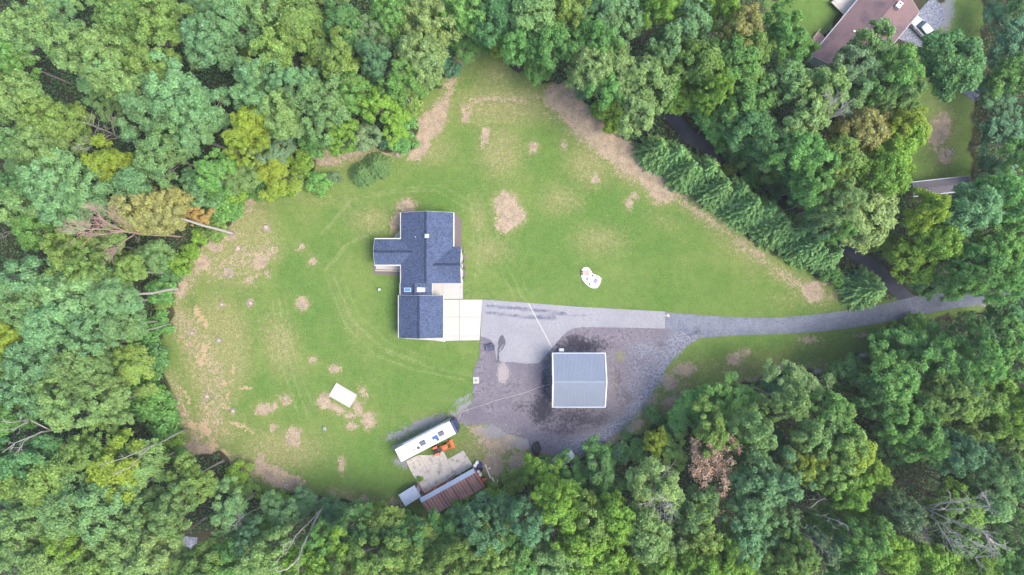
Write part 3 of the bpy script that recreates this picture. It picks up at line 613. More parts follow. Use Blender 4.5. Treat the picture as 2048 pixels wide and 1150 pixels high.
# work slab of old concrete
wc = lambda L_: [(780 + x / 7.667, 900 + y / 7.667) for x, y in L_]
slabs('work_slab', [wc([(245,160),(440,75),(545,250),(330,345)]), wc([(440,75),(640,75),(660,85),(720,200),(545,250)]), wc([(640,78),(820,15),(885,140),(720,200)]), wc([(330,345),(545,250),(640,430),(440,520)]),
    wc([(545,250),(720,200),(885,140),(930,260),(640,430)]), wc([(885,140),(1010,70),(1090,235),(985,330),(930,260)]), wc([(1010,70),(1125,5),(1275,240),(1160,310),(1090,235)]), wc([(440,520),(640,430),(720,560),(530,660)]),
    wc([(640,430),(930,260),(985,330),(1010,390),(840,490),(720,560)]), wc([(985,330),(1090,235),(1160,310),(1010,390)])], .10, M['oldconcrete'], gap=.015)
def flat_thing(name, quad, z, th, mat, label, cat, tilt=0):
    c = sum((P(*p) for p in quad), Vector()) / len(quad); o = empty(name, (c.x, c.y, 0)); 
    bpy.data.objects.remove(o)
    w_ = [P(*p, z) for p in quad]; mb = MB().hexa([p + Vector((0, 0, -th)) for p in w_], [p + Vector((0, 0, tilt * i)) for i, p in enumerate(w_)])
    return tag(mb.build(name, mat, None), label, cat)
flat_thing('rusty_board', wc([(530,655),(835,480),(842,500),(540,675)]), .22, .1, M['orange'], 'long orange rusted beam lying at the work slab edge', 'beam')
flat_thing('rusted_sheet', wc([(845,480),(1000,365),(1012,385),(870,520)]), .5, .05, M['rust'], 'brown rusted sheet leaning before the open shed', 'panel', .05)
flat_thing('ramp', wc([(385,540),(440,500),(525,665),(478,712)]), .2, .08, M['rust'], 'brown plank ramp between silver shed and work slab', 'ramp')
flat_thing('concrete_pad', [(672.4,765.4),(714.2,789.7),(699,815.7),(657,791.4)], .22, .3, M['concrete'], 'white rectangular concrete pad in the lawn amid bare soil', 'pad')
# neighbour house
ang2 = math.atan2(0.77, 0.638); NZ = 2.8
A2 = P(1623.5, 111, NZ)
nh = empty('neighbour_house', (A2.x, A2.y, 0), ang2, 'neighbouring house with faded brown shingle roof', 'house')
gable(nh, 0, 17, -9.2, 0, 'x', NZ, 5.0, .4, M['siding'], M['brownshingle'], M['white'], cap=True)
loc = lambda px, py, z: nh.matrix_world.inverted() @ P(px, py, z)
bpy.context.view_layer.update()
q = loc(1798, 10, 5.2); MB().box((q.x, q.y, 4.9), (1.1, .8, 1.0)).build('chimney', M['white'], nh); MB().box((q.x + .2, q.y, 5.45), (.25, .25, .1)).build('flue', M['darkmetal'], nh)
q = loc(1708, 63, 4.0); lathe('roof_vent', [(.14, 3.5), (.14, 4.1), (.2, 4.1), (.2, 4.2)], M['white'], nh, 10, (q.x, q.y, 0))
for x_ in (3, 8, 13): window(nh, (x_, -.42, 1.5), 1.2, 1.1, 'y+'); window(nh, (x_, -8.8, 1.5), 1.2, 1.1, 'y-')
def deck(name, quad, z, n, mat, label, rail=True, cat='deck'):
    a, b, c, d = [P(*p, z) for p in quad]; root = empty(name, (a.x, a.y, 0), 0, label, cat); o3 = Vector((a.x, a.y, 0))
    for k in range(n):
        t0, t1 = k / n, (k + .93) / n; p = [a.lerp(b, t0) - o3, a.lerp(b, t1) - o3, d.lerp(c, t1) - o3, d.lerp(c, t0) - o3]
        MB().hexa([v + Vector((0, 0, -.05)) for v in p], p).build('board', mat, root)
    for p in (a, b, c, d): MB().box((p.x - o3.x, p.y - o3.y, (z + .9) / 2), (.12, .12, z + .9)).build('post', M['wood'], root)
    if rail:
        for p, q_ in ((a, d), (a, b)): MB().tube([p - o3 + Vector((0, 0, .9)), q_ - o3 + Vector((0, 0, .9))], .05, 5).build('handrail', M['wood'], root)
    return root
deck('wood_deck', [(1622,80),(1638,92),(1652,76),(1636,62)], .6, 9, M['deckpink'], 'faded red wooden deck at the neighbouring house corner')
deck('wood_deck', [(1662,4),(1688,30),(1722,-8),(1700,-30)], .8, 14, M['deckgrey'], 'grey wooden deck with railing behind the neighbouring house')
a, b = P(1590, 102, .0), P(1621, 121, .0)
fe = empty('low_fence', (a.x, a.y, 0), math.atan2(b.y - a.y, b.x - a.x), 'short dark board fence off the neighbouring house corner', 'fence')
fl_ = (b - a).length
for k in range(3): MB().box((fl_ * k / 2, 0, .5), (.1, .1, 1.0)).build('post', M['wood'], fe)
for k in range(3): MB().box((fl_ / 2, .07, .25 + k * .3), (fl_, .03, .2)).build('board', M['rust'], fe)
q = P(1653, 70, 0); ac = empty('heat_pump', (q.x, q.y, 0), ang2, 'dark boxy heat pump beside the neighbouring house wall', 'heat pump')
MB().box((0, 0, .45), (.9, .9, .9)).build('case', M['darkmetal'], ac, bevel=.03); lathe('fan_grille', [(.36, .9), (.36, .94), (.1, .95), (.1, .93)], M['black'], ac, 14)
# long mossy shed roof
A3, ang3, L3 = px_frame((1824, 365), (1938, 352.5), 2.4)
ls = empty('long_shed', (A3.x, A3.y, 0), ang3, 'long low shed with mossy purple-grey roof on the neighbouring lawn', 'shed')
gable(ls, 0, L3, -2.3, 0, 'x', 2.4, 2.85, .15, M['wood'], M['purpleshingle'], M['galv'])

# ---------------------------------------------------------------- vehicles
def loft(name, secs, mat, parent, smooth=True):
    """secs: list of closed rings of equal length"""
    n = len(secs[0]); vs_ = [p for s in secs for p in s]; fs = []
    for i in range(len(secs) - 1):
        for k in range(n): fs.append((i * n + k, i * n + (k + 1) % n, (i + 1) * n + (k + 1) % n, (i + 1) * n + k))
    fs += [tuple(range(n - 1, -1, -1)), tuple(range(len(vs_) - n, len(vs_)))]
    return MB().add(vs_, fs).build(name, mat, parent, smooth=smooth)
def rrect(x, hw, z0, z1, r=.12, n=3):
    pts = []
    for cy, cz, a0 in ((hw - r, z0 + r * .5, -90), (hw - r, z1 - r, 0), (-hw + r, z1 - r, 90), (-hw + r, z0 + r * .5, 180)):
        for k in range(n + 1):
            a = math.radians(a0 + 90 * k / n); pts.append((x, cy + r * math.cos(a), cz + r * math.sin(a) * (1 if cz > z0 + r else .5)))
    return pts
def wheel(parent, x, y, r, wd):
    wv = empty('wheel'); wv.parent = parent; wv.location = (x, y, r); wv.rotation_euler = (math.pi / 2, 0, 0)
    lathe('tyre', [(r * .6, -wd / 2), (r * .95, -wd / 2), (r, -wd * .35), (r, wd * .35), (r * .95, wd / 2), (r * .6, wd / 2)], M['black'], wv, 18)
    lathe('rim', [(r * .1, -wd * .52), (r * .58, -wd * .52), (r * .58, wd * .52), (r * .1, wd * .52)], M['chrome'], wv, 12)
def car(loc_, rz, paint, label, pickup=False):
    c = empty('parked_car', loc_, rz, label, 'car')
    loft('body', [rrect(-2.25, .78, .35, .8), rrect(-2.15, .86, .28, .98), rrect(-1.2, .92, .25, 1.02), rrect(.6, .92, .25, 1.02), rrect(1.3, .9, .25, .98), rrect(2.0, .84, .28, .86), rrect(2.25, .72, .35, .72)], paint, c)
    x0, x1 = (-.75, .95) if pickup else (-2.0, .95)
    cb = loft('cabin', [rrect(x0, .74, .95, 1.15), rrect(x0 + .35, .70, .95, 1.58), rrect(.25, .70, .95, 1.62), rrect(x1, .76, .95, 1.05)], M['glass'], c)
    loft('roof_panel', [rrect(x0 + .4, .64, 1.52, 1.64, .05), rrect(-.4, .66, 1.55, 1.69, .05), rrect(.22, .62, 1.56, 1.67, .05)], paint, c)
    if pickup: MB().box((-1.5, 0, 1.0), (1.3, 1.4, .06)).build('bed_liner', M['darkmetal'], c)
    for s in (-1, 1):
        for x_ in (-1.35, 1.35): wheel(c, x_, s * .82, .34, .22)
        MB().box((2.13, s * .56, .68), (.16, .3, .14)).build('headlight', M['chrome'], c)
        MB().box((-2.2, s * .62, .8), (.1, .2, .22)).build('tail_light', M['red'], c)
        MB().box((.75, s * .98, 1.0), (.12, .16, .12)).build('mirror', paint, c)
    return c
q = P(1838, 59, 0); car((q.x, q.y, .04), math.radians(132), M['carwhite'], 'white car with dark windows parked beside the brown-roofed house')
q = P(1123, 917, 0); car((q.x, q.y, .02), math.radians(33), M['carwhite'], 'white car half hidden under the trees at the gravel lot edge')
q = P(90, 985, 0); car((q.x, q.y, 0), math.radians(-28), M['carsilver'], 'silver car glimpsed between the trees of the deep woods')
# motorhome
rear, front = P(795.4, 911.8, 3.3), P(905.3, 854.8, 3.3); dv = front - rear; RL = dv.length; ra = math.atan2(dv.y, dv.x)
rv = empty('motorhome', (rear.x, rear.y, 0), ra, 'long white motorhome with dark front cap beside the work slab', 'motorhome')
hw = 1.2
loft('body', [rrect(0, hw - .05, .45, 3.2, .1), rrect(.08, hw, .42, 3.3, .12), rrect(RL - .1, hw, .42, 3.3, .12), rrect(RL, hw, .42, 3.28, .14)], M['white'], rv, smooth=False)
loft('front_cap', [rrect(RL + .003, hw - .005, .42, 3.29, .14), rrect(RL + .35, hw - .04, .42, 3.18, .25), rrect(RL + .62, hw - .18, .42, 2.7, .3), rrect(RL + .78, hw - .4, .45, 1.6, .3)], M['navy'], rv)
loft('windscreen', [rrect(RL + .30, hw - .16, 1.7, 3.0, .1), rrect(RL + .66, hw - .28, 1.7, 2.62, .1), rrect(RL + .80, hw - .42, 1.65, 1.85, .08)], M['glass'], rv)
def rvbox(name, px, py, sx, sy, h, mat, pane=None):
    p = P(px, py, 3.4) - P(795.4, 911.8, 3.4); x = p.x * math.cos(-ra) - p.y * math.sin(-ra); y = p.x * math.sin(-ra) + p.y * math.cos(-ra)
    o = MB().box((x, y, 3.29 + h / 2), (sx, sy, h), 0, .9).build(name, mat, rv, bevel=.03)
    return o
M['acgrey'] = pm('grey_plastic', (.075, .08, .11), .6, .1); M['bluepanel'] = pm('blue_solar_panel', (.02, .09, .24), .2, .1, spec=.6)
rvbox('air_conditioner', 845.7, 886, .95, .78, .28, M['acgrey']); rvbox('air_conditioner', 882.5, 867, .95, .78, .28, M['acgrey'])
rvbox('solar_panel', 870, 874.5, 1.0, .55, .05, M['bluepanel']); rvbox('vent_hatch', 875.5, 878.5, .45, .45, .14, M['darkmetal']); rvbox('vent_hatch', 837, 895.5, .45, .45, .14, M['darkmetal'])
for px, py in ((893, 861), (896, 866), (890, 858), (838, 885)): rvbox('roof_vent', px, py, .14, .14, .1, M['palerock'])
p = P(831, 902, 3.4) - P(795.4, 911.8, 3.4); x = p.x * math.cos(ra) + p.y * math.sin(ra); y = -p.x * math.sin(ra) + p.y * math.cos(ra)
lathe('satellite_dome', [(.38, 3.28), (.36, 3.42), (.25, 3.52), (.08, 3.56)], M['white'], rv, 18, (x, y, 0))
MB().tube([(1.6, hw + .09, 3.05), (RL - 1.0, hw + .09, 3.05)], .09, 8).build('awning_roll', M['galv'], rv)
for x_ in (2.0, 4.2, 6.4, 8.2):
    for s in (-1, 1): MB().box((x_, s * (hw + .005), 2.1), (1.0, .03, .7)).build('window', M['glass'], rv)
for x_ in (2.4, 3.3, RL - 1.2):
    for s in (-1, 1): wheel(rv, x_, s * .98, .46, .28)
for s in (-1, 1): MB().tube([(RL + .3, s * (hw - .05), 2.5), (RL + .55, s * (hw + .22), 2.5), (RL + .55, s * (hw + .24), 2.0)], .06, 6).build('mirror', M['darkmetal'], rv)
# tractor
q = P(884, 896.5, .6); ta = math.radians(21)
tr = empty('tractor', (q.x, q.y, 0), ta, 'orange compact tractor with front loader bucket beside the motorhome', 'tractor')
loft('hood', [rrect(-.1, .3, .55, 1.15, .1), rrect(.3, .32, .55, 1.2, .1), rrect(.95, .3, .55, 1.1, .1), rrect(1.05, .25, .6, 1.0, .1)], M['orange'], tr)
MB().box((-.75, 0, .6), (1.4, .55, .3)).build('chassis', M['darkmetal'], tr, bevel=.03)
for s in (-1, 1):
    wheel(tr, -1.05, s * .55, .52, .32); wheel(tr, .75, s * .48, .34, .2)
    MB().hexa([(-1.45, s * .38, 1.02), (-.6, s * .38, 1.02), (-.6, s * .74, 1.02), (-1.45, s * .74, 1.02)], [(-1.4, s * .38, 1.12), (-.65, s * .38, 1.12), (-.65, s * .74, 1.1), (-1.4, s * .74, 1.1)]).build('fender', M['orange'], tr)
    MB().tube([(-.2, s * .42, 1.15), (.5, s * .42, 1.2), (1.1, s * .42, .9), (1.55, s * .42, .35)], .07, 6).build('loader_arm', M['orange'], tr)
    MB().tube([(.15, s * .42, .75), (.9, s * .42, .85)], .035, 6).build('hydraulic_ram', M['darkmetal'], tr)
MB().add([(1.55, -.78, .08), (2.05, -.78, .1), (1.72, -.78, .55), (1.5, -.78, .5), (1.55, .78, .08), (2.05, .78, .1), (1.72, .78, .55), (1.5, .78, .5),
          (1.6, -.74, .14), (2.05, -.74, .13), (1.72, -.74, .54), (1.56, -.74, .48), (1.6, .74, .14), (2.05, .74, .13), (1.72, .74, .54), (1.56, .74, .48)],
         [(0, 1, 5, 4), (3, 0, 4, 7), (2, 3, 7, 6), (0, 3, 2, 1), (4, 5, 6, 7), (8, 12, 13, 9), (11, 15, 12, 8), (10, 14, 15, 11)]).build('bucket', M['orange'], tr)
MB().box((-.95, 0, 1.05), (.5, .48, .12)).build('seat', M['black'], tr, bevel=.03); MB().box((-1.2, 0, 1.28), (.12, .46, .4)).build('seat_back', M['black'], tr, bevel=.03)
MB().tube([(-1.5, -.45, .8), (-1.55, -.45, 2.0), (-1.55, .45, 2.0), (-1.5, .45, .8)], .045, 6).build('roll_bar', M['darkmetal'], tr)
st = MB().tube([(-.35 + .17 * math.cos(t_ * math.pi / 6), .17 * math.sin(t_ * math.pi / 6), 1.35) for t_ in range(13)], .02, 5).build('steering_wheel', M['black'], tr)
MB().tube([(-.1, 0, 1.1), (-.35, 0, 1.35)], .025, 5).build('steering_column', M['black'], tr)

# ---------------------------------------------------------------- small yard things
def barrel(px, py, r, h, mat, label, z=0):
    q = P(px, py, h); b_ = empty('barrel', (q.x, q.y, z), 0, label, 'barrel', 'barrels at the shed corner')
    lathe('drum', [(r * .93, 0), (r, .05 * h), (r, .32 * h), (r * 1.04, .34 * h), (r, .36 * h), (r, .64 * h), (r * 1.04, .66 * h), (r, .68 * h), (r, .96 * h), (r * .93, h)], mat, b_, 18)
    lathe('lid', [(r * .9, h), (r * .9, h + .015), (r * .15, h + .015), (r * .15, h + .04)], mat, b_, 14); return b_
M['barrelwhite'] = pm('white_plastic', (.62, .6, .56), .5, .06)
barrel(954, 926.7, .31, .9, M['barrelwhite'], 'white drum farthest from the rusty shed in the barrel cluster'); barrel(949.8, 932, .29, .9, M['barrelwhite'], 'white drum against the work slab corner')
barrel(956.5, 943.7, .27, .9, M['barrelwhite'], 'white drum between the dark drums and the last white drum'); barrel(960, 950, .29, .9, M['barrelwhite'], 'white drum next to the red tiller')
barrel(953.3, 938, .26, .85, M['navy'], 'dark drum touching the shed corner'); barrel(962.6, 939.5, .28, .85, M['black'], 'black drum on the plank side of the cluster'); barrel(959.5, 931.5, .46, 1.0, M['navy'], 'big navy tank among the white drums')
q = P(968.5, 957, 0); tl = empty('tiller', (q.x, q.y, 0), .5, 'small red-orange garden tiller beside the white drums', 'tiller')
MB().box((0, 0, .55), (.7, .5, .35)).build('engine', M['orange'], tl, bevel=.05); MB().box((-.5, 0, .35), (.35, .7, .35)).build('tine_hood', M['red'], tl, bevel=.04)
for s in (-1, 1): wheel(tl, .1, s * .33, .24, .12)
MB().tube([(.2, -.25, .7), (.95, -.28, 1.0), (.95, .28, 1.0), (.2, .25, .7)], .02, 5).build('handle', M['darkmetal'], tl)
def stick(name, a, b, wd, th, z, mat, label, cat='plank'):
    A_, B_ = P(*a), P(*b); d = B_ - A_; o = MB().box((0, 0, th / 2), (d.length, wd, th)).build(name, mat); o.location = ((A_.x + B_.x) / 2, (A_.y + B_.y) / 2, z); o.rotation_euler.z = math.atan2(d.y, d.x)
    return tag(o, label, cat)
stick('plank', (970.4, 929), (981, 956), .22, .06, .03, M['plank'], 'long pale plank lying beside the barrel cluster')
stick('plank', (984, 955), (988, 963), .25, .05, .03, M['plank'], 'short pale plank past the end of the long plank')
stick('plank', (994.5, 959), (995, 966), .12, .05, .03, M['plank'], 'narrow pale offcut by the bushes near the planks')
q = P(979, 936.5); MB_ = MB().box((0, 0, .12), (.35, .3, .24)).build('wood_block', M['plank'], bevel=.02); MB_.location = (q.x, q.y, .02); tag(MB_, 'small pale wood block next to the long plank', 'block')
q = P(980.5, 694.5); ct = empty('garden_cart', (q.x, q.y, .03), math.radians(18), 'navy-blue garden cart on the lot beside the dark stain', 'cart')
MB().add([(-.6, -.45, .3), (.6, -.45, .3), (.6, .45, .3), (-.6, .45, .3), (-.68, -.52, .62), (.68, -.52, .62), (.68, .52, .62), (-.68, .52, .62), (-.55, -.4, .34), (.55, -.4, .34), (.55, .4, .34), (-.55, .4, .34), (-.63, -.47, .62), (.63, -.47, .62), (.63, .47, .62), (-.63, .47, .62)],
         [(3, 2, 1, 0), (0, 1, 5, 4), (1, 2, 6, 5), (2, 3, 7, 6), (3, 0, 4, 7), (8, 9, 10, 11), (9, 8, 12, 13), (10, 9, 13, 14), (11, 10, 14, 15), (8, 11, 15, 12), (4, 5, 13, 12), (5, 6, 14, 13), (6, 7, 15, 14), (7, 4, 12, 15)]).build('tub', M['acgrey'], ct)
MB().box((.05, .05, .5), (.75, .5, .3)).build('load', M['navy'], ct, bevel=.05)
for s in (-1, 1):
    for x_ in (-.4, .4): wheel(ct, x_, s * .5, .16, .09)
MB().tube([(.62, 0, .3), (1.1, 0, .5)], .025, 5).build('handle', M['darkmetal'], ct)
q = P(952, 760.5); sb_ = empty('septic_lid', (q.x, q.y, .02), .03, 'square white concrete pad with round lid at the lot edge', 'lid')
MB().box((0, 0, .06), (1.02, 1.1, .12)).build('pad', M['concrete'], sb_, bevel=.02); lathe('round_lid', [(.26, .12), (.26, .17), (.22, .19), (.05, .19)], M['rock'], sb_, 16)
q = P(759.5, 579); ub = empty('utility_post', (q.x, q.y, 0), 0, 'small white utility post in the lawn beside the house', 'post')
MB().box((0, 0, .3), (.3, .3, .6)).build('box', M['siding'], ub, bevel=.02); MB().box((0, 0, .63), (.36, .36, .06), 0, .8).build('lid', M['white'], ub)
crd = [P(1101, 768, .1), P(1080, 775, .08), P(1050, 784, .08), P(1018, 794, .08), P(985, 804, .08), P(950, 814, .08), P(925, 823, .08), P(917, 838, .1), P(912, 850, .4)]
crd = [p + Vector((0, .12 * math.sin(i * 2.1), 0)) for i, p in enumerate(crd)]
tag(MB().tube(crd, .015, 5).build('power_cord', M['cord']), 'pale power cord stretched over the lot from garage to motorhome', 'cord')
# black tarp-covered heap
def lump(name, c, r, mat, label, cat, seed, rough=.25, group=None, parent=None, sub=2):
    bm = bmesh.new(); bmesh.ops.create_icosphere(bm, subdivisions=sub, radius=1); rr = random.Random(seed); ph = [rr.uniform(0, 6) for _ in range(6)]
    for v in bm.verts:
        n = 1 + rough * (math.sin(v.co.x * 2.3 + ph[0]) * math.cos(v.co.y * 2.7 + ph[1]) + .6 * math.sin(v.co.z * 4 + v.co.x * 3 + ph[2])) + rr.uniform(-.06, .06)
        v.co = Vector((v.co.x * r[0] * n, v.co.y * r[1] * n, v.co.z * r[2] * n))
    m = bpy.data.meshes.new(name); bm.to_mesh(m); bm.free(); m.materials.append(mat)
    o = bpy.data.objects.new(name, m); link(o, parent); o.location = c
    if not parent: tag(o, label, cat, group)
    return o
q = P(1073, 897); lump('tarp_heap', (q.x, q.y, .3), (.75, 1.0, .75), M['tarp'], 'black tarp-covered heap at the lot edge by the bushes', 'heap', 3, .2, sub=3)
for i, (px, py, rx, ry, rz_, lab) in enumerate([(1726, 711, .85, .6, .55, 'big pale grey boulder at the wood edge below the gravel lane'), (1636, 743, .7, .45, .4, 'low grey boulder half under the pale tree below the lane'),
     (649, 857, .35, .33, .28, 'small light grey rock in the lawn below the concrete pad'), (1505, 788, .9, .3, .3, 'long flat grey rock beside the withered tree'), (1893, 596, .5, .35, .15, 'pale flat stone in the shaded lane'), (1335, 631, .36, .3, .12, 'white stone where drive meets gravel lane')]):
    q = P(px, py); lump('boulder', (q.x, q.y, rz_ * .4), (rx, ry, rz_), M['rock'] if i < 4 else M['palerock'], lab, 'boulder', 20 + i)
# stone rings and stumps in the lawn
def stump_ring(px, py, r, n, label, stump=True, plants=0, mat='rock'):
    q = P(px, py); s = empty('stone_ring', (q.x, q.y, 0), random.uniform(0, 6), label, 'stone ring', 'stone rings and stumps dotting the lawn')
    for k in range(n):
        a = 2 * math.pi * k / n + random.uniform(-.3, .3); rr = r * random.uniform(.7, 1.15); sz = r * random.uniform(.16, .34)
        lump('stone', (rr * math.cos(a), rr * math.sin(a), .06), (sz, sz * .8, .14), M[mat], None, None, k + int(px), .15, parent=s, sub=1)
    if stump: lathe('stump', [(r * .62, 0), (r * .52, .16), (r * .46, .2), (r * .1, .2)], M['wood'], s, 11)
    return s
for px, py, r, n, st_, lab in [(532,454,.62,9,True,'ring of stones round a stump at the upper bare patches'),(476,497,.6,9,True,'pale ring of stones on the leaf-strewn wood edge'),(456,546,.85,12,False,'widest stone ring with weeds inside'),
    (444,609,.45,7,True,'small dark stone ring near the orange clay'),(501,606,.55,8,True,'stone ring with pale centre on a round bare spot'),(594,385,.5,8,True,'stone ring below the yellow trees'),(438,681,.5,8,True,'grey heaped ring below the orange clay'),
    (384,666,.42,7,True,'little stone ring beside a green tuft'),(414,793,.55,9,True,'stone ring above the bare grey strip'),(466,822,.5,9,True,'stone ring at the end of the clay streak'),(795,308,.55,8,True,'stone ring between spruce bush and dirt track'),
    (653,326,.5,7,False,'stone ring on the bare soil under the woods'),(533,543,.4,7,False,'tiny stone ring touching the large bare patch'),(1898,306,.8,9,False,'fire ring on the neighbouring lawn')]:
    stump_ring(px, py, r, n, lab, st_)
q = P(573, 973); ty = empty('old_tyre', (q.x, q.y, 0), 0, 'pale old tyre lying on bare soil by the woods', 'tyre')
lathe('tyre', [(.18, .02), (.34, 0), (.38, .1), (.34, .2), (.2, .19), (.18, .02)], M['palerock'], ty, 16)
# ornaments in the white gravel bed
gb = lambda x, y: P(1140 + x / 16.43, 520 + y / 16.43)
def bedrock(x, y, r, h, mat, lab, i): q = gb(x, y); lump('garden_stone', (q.x, q.y, .06 + h * .4), (r[0], r[1], h), M[mat], lab, 'stone', 60 + i, .12)
for i, (x, y, r, h, mt, lab) in enumerate([(575,620,(.26,.24),.2,'rock','middle grey stone of the white gravel bed'),(575,735,(.13,.13),.12,'rock','small dark stone by the rim of the gravel bed')]): bedrock(x, y, r, h, mt, lab, i)
q = gb(515, 430); bn = empty('stone_bench', (q.x, q.y, .06), 0, 'square brownish stone bench in the white gravel bed', 'bench')
for k in range(4): MB().box((-.42 + .28 * k, 0, .42), (.27, .95, .07)).build('slat', M['deckpink'] if k > 1 else M['wood'], bn)
for x_ in (-.42, .42):
    for y_ in (-.35, .35): MB().box((x_, y_, .19), (.1, .1, .38)).build('leg', M['darkmetal'], bn)
q = gb(845, 715); wh = empty('garden_wagon', (q.x, q.y, .06), math.radians(62), 'narrow grey metal wagon ornament in the white gravel bed', 'ornament')
MB().box((.15, 0, .3), (.75, .42, .22), 0, 1.08).build('bed', M['galv'], wh); MB().box((.15, 0, .43), (.6, .3, .06)).build('load', M['rock'], wh)
for s in (-1, 1): wheel(wh, .4, s * .24, .14, .06); wheel(wh, -.1, s * .24, .14, .06)
MB().tube([(-.25, .12, .3), (-.7, .12, .32), (-.78, 0, .34), (-.7, -.12, .32), (-.25, -.12, .3)], .03, 5).build('handle', M['darkmetal'], wh)

exec_trees = True
# ---------------------------------------------------------------- trees
def leaf_mat(name, sheen=.16, trans=.36):
    t = NT(name); oi = t.n('ShaderNodeObjectInfo'); at = t.attr('tint')
    s = t.n('ShaderNodeSeparateColor'); t.l(at.outputs['Color'], s.inputs[0])
    c = t.scale(oi.outputs['Color'], t.math('MULTIPLY_ADD', s.outputs[0], .9, .55))
    c = t.mix(t.math('MULTIPLY', s.outputs[1], .42), c, t.mix(1.0, c, (1.4, 1.12, .5), 'MULTIPLY'))
    c = t.mix(t.math('MULTIPLY', t.smooth(t.noise(.16, 3), .4, .7), .3), c, t.mix(1.0, c, (.72, .95, 1.25), 'MULTIPLY'))
    t.color(c); t.b.inputs['Roughness'].default_value = .48; t.b.inputs['Specular IOR Level'].default_value = sheen
    tr_ = t.n('ShaderNodeBsdfTranslucent'); t.l(t.mix(1.0, c, (1.2, 1.25, .6), 'MULTIPLY'), tr_.inputs[0])
    mx = t.n('ShaderNodeMixShader'); mx.inputs[0].default_value = trans
    t.l(t.b.outputs[0], mx.inputs[1]); t.l(tr_.outputs[0], mx.inputs[2]); t.l(mx.outputs[0], t.out.inputs[0]); return t.m
LEAF = leaf_mat('leaves'); NEEDLE = leaf_mat('needles', .12, .22)
def cards(pos, nrm, size, tint, hue, name, mat, aspect=.62, rng=RNG, axis=None):
    """one mesh of diamond-shaped leaf sprays at pos facing nrm"""
    n = len(pos); r = rng.normal(size=(n, 3)) if axis is None else axis
    t1 = np.cross(nrm, r); t1 /= np.linalg.norm(t1, axis=1, keepdims=True) + 1e-9; t2 = np.cross(nrm, t1)
    if axis is not None: t1, t2 = t2, t1
    s = size[:, None]; a = aspect
    fold = nrm * s * .22
    V = np.stack([pos - t1 * s, pos - t2 * s * a + fold, pos + t1 * s, pos + t2 * s * a + fold], 1).reshape(-1, 3).astype(np.float32)
    m = bpy.data.meshes.new(name); m.vertices.add(4 * n); m.vertices.foreach_set('co', V.ravel())
    m.loops.add(4 * n); m.loops.foreach_set('vertex_index', np.arange(4 * n, dtype=np.int32)); m.polygons.add(n); m.polygons.foreach_set('loop_start', np.arange(0, 4 * n, 4, dtype=np.int32))
    m.update(calc_edges=True); ca = m.color_attributes.new('tint', 'FLOAT_COLOR', 'POINT')
    cc = np.ones((n, 4, 4), np.float32); cc[:, :, 0] = tint[:, None]; cc[:, :, 1] = hue[:, None]; cc[:, :, 2] = 0; ca.data.foreach_set('color', cc.ravel())
    m.materials.append(mat); return m
def unit(v): return v / (np.linalg.norm(v, axis=1, keepdims=True) + 1e-9)
def crown_mesh(name, seed, R=5.0, zc=12.5, rz=5.0, nclus=100, per=440, cr=(.5, 1.0), leaf=.185, gap=.0, low=-.45, ragged=.18):
    g = np.random.default_rng(seed); C_ = []
    ph = g.uniform(0, 6.28, 4)
    while len(C_) < nclus:
        d = g.normal(size=3); d /= np.linalg.norm(d)
        if d[2] < low: continue
        a = math.atan2(d[1], d[0]); k = 1 + ragged * (math.sin(2 * a + ph[0]) + .7 * math.sin(3 * a + ph[1]) + .5 * math.sin(5 * a + ph[2]))
        rad = g.uniform(.62, 1.0) ** .6 if g.random() < .78 else g.uniform(.2, .6)
        h_ = 1 if d[2] > 0 else .55
        c = np.array([d[0] * R * k * rad * .86, d[1] * R * k * rad * .86, zc + d[2] * rz * rad * h_ * .86 + .35 * math.sin(3 * a + ph[3])])
        if gap and math.sin(c[0] * .9 + ph[0]) * math.sin(c[1] * .9 + ph[1]) > 1 - gap: continue
        if any(np.linalg.norm(c - q_[0]) < .62 * (q_[1]) for q_ in C_) and g.random() < .8: continue
        C_.append((c, g.uniform(*cr)))
    pos, nrm, tint, hue, sz = [], [], [], [], []
    cen = np.array([0, 0, zc - 1.5])
    for c, r in C_:
        n = int(per * (r / 1.05) ** 2); d = unit(g.normal(size=(n, 3))); out = (c - cen) / (np.linalg.norm(c - cen) + 1e-6)
        bias = unit(d + .55 * out + np.array([0, 0, .45])); rr = r * (.45 + .95 * g.beta(2.6, 2.4, n))[:, None] * (1 + .22 * np.sin(5 * bias[:, :1] + seed) * np.cos(6 * bias[:, 1:2]))
        p = c + bias * rr * np.array([1, 1, .78]); pos.append(p); nrm.append(unit(bias * .8 + g.normal(size=(n, 3)) * .58 + np.array([0, 0, .75])))
        tc = g.uniform(.36, .64); tint.append(np.clip(tc + g.normal(size=n) * .22, 0.02, 1)); hue.append(np.clip(g.normal(size=n) * .25 + g.uniform(-.1, .45), 0, 1)); sz.append(leaf * g.uniform(.6, 1.3, n))
    return cards(np.concatenate(pos), np.concatenate(nrm), np.concatenate(sz), np.concatenate(tint), np.concatenate(hue), name, LEAF, rng=g), [c for c, r in C_]
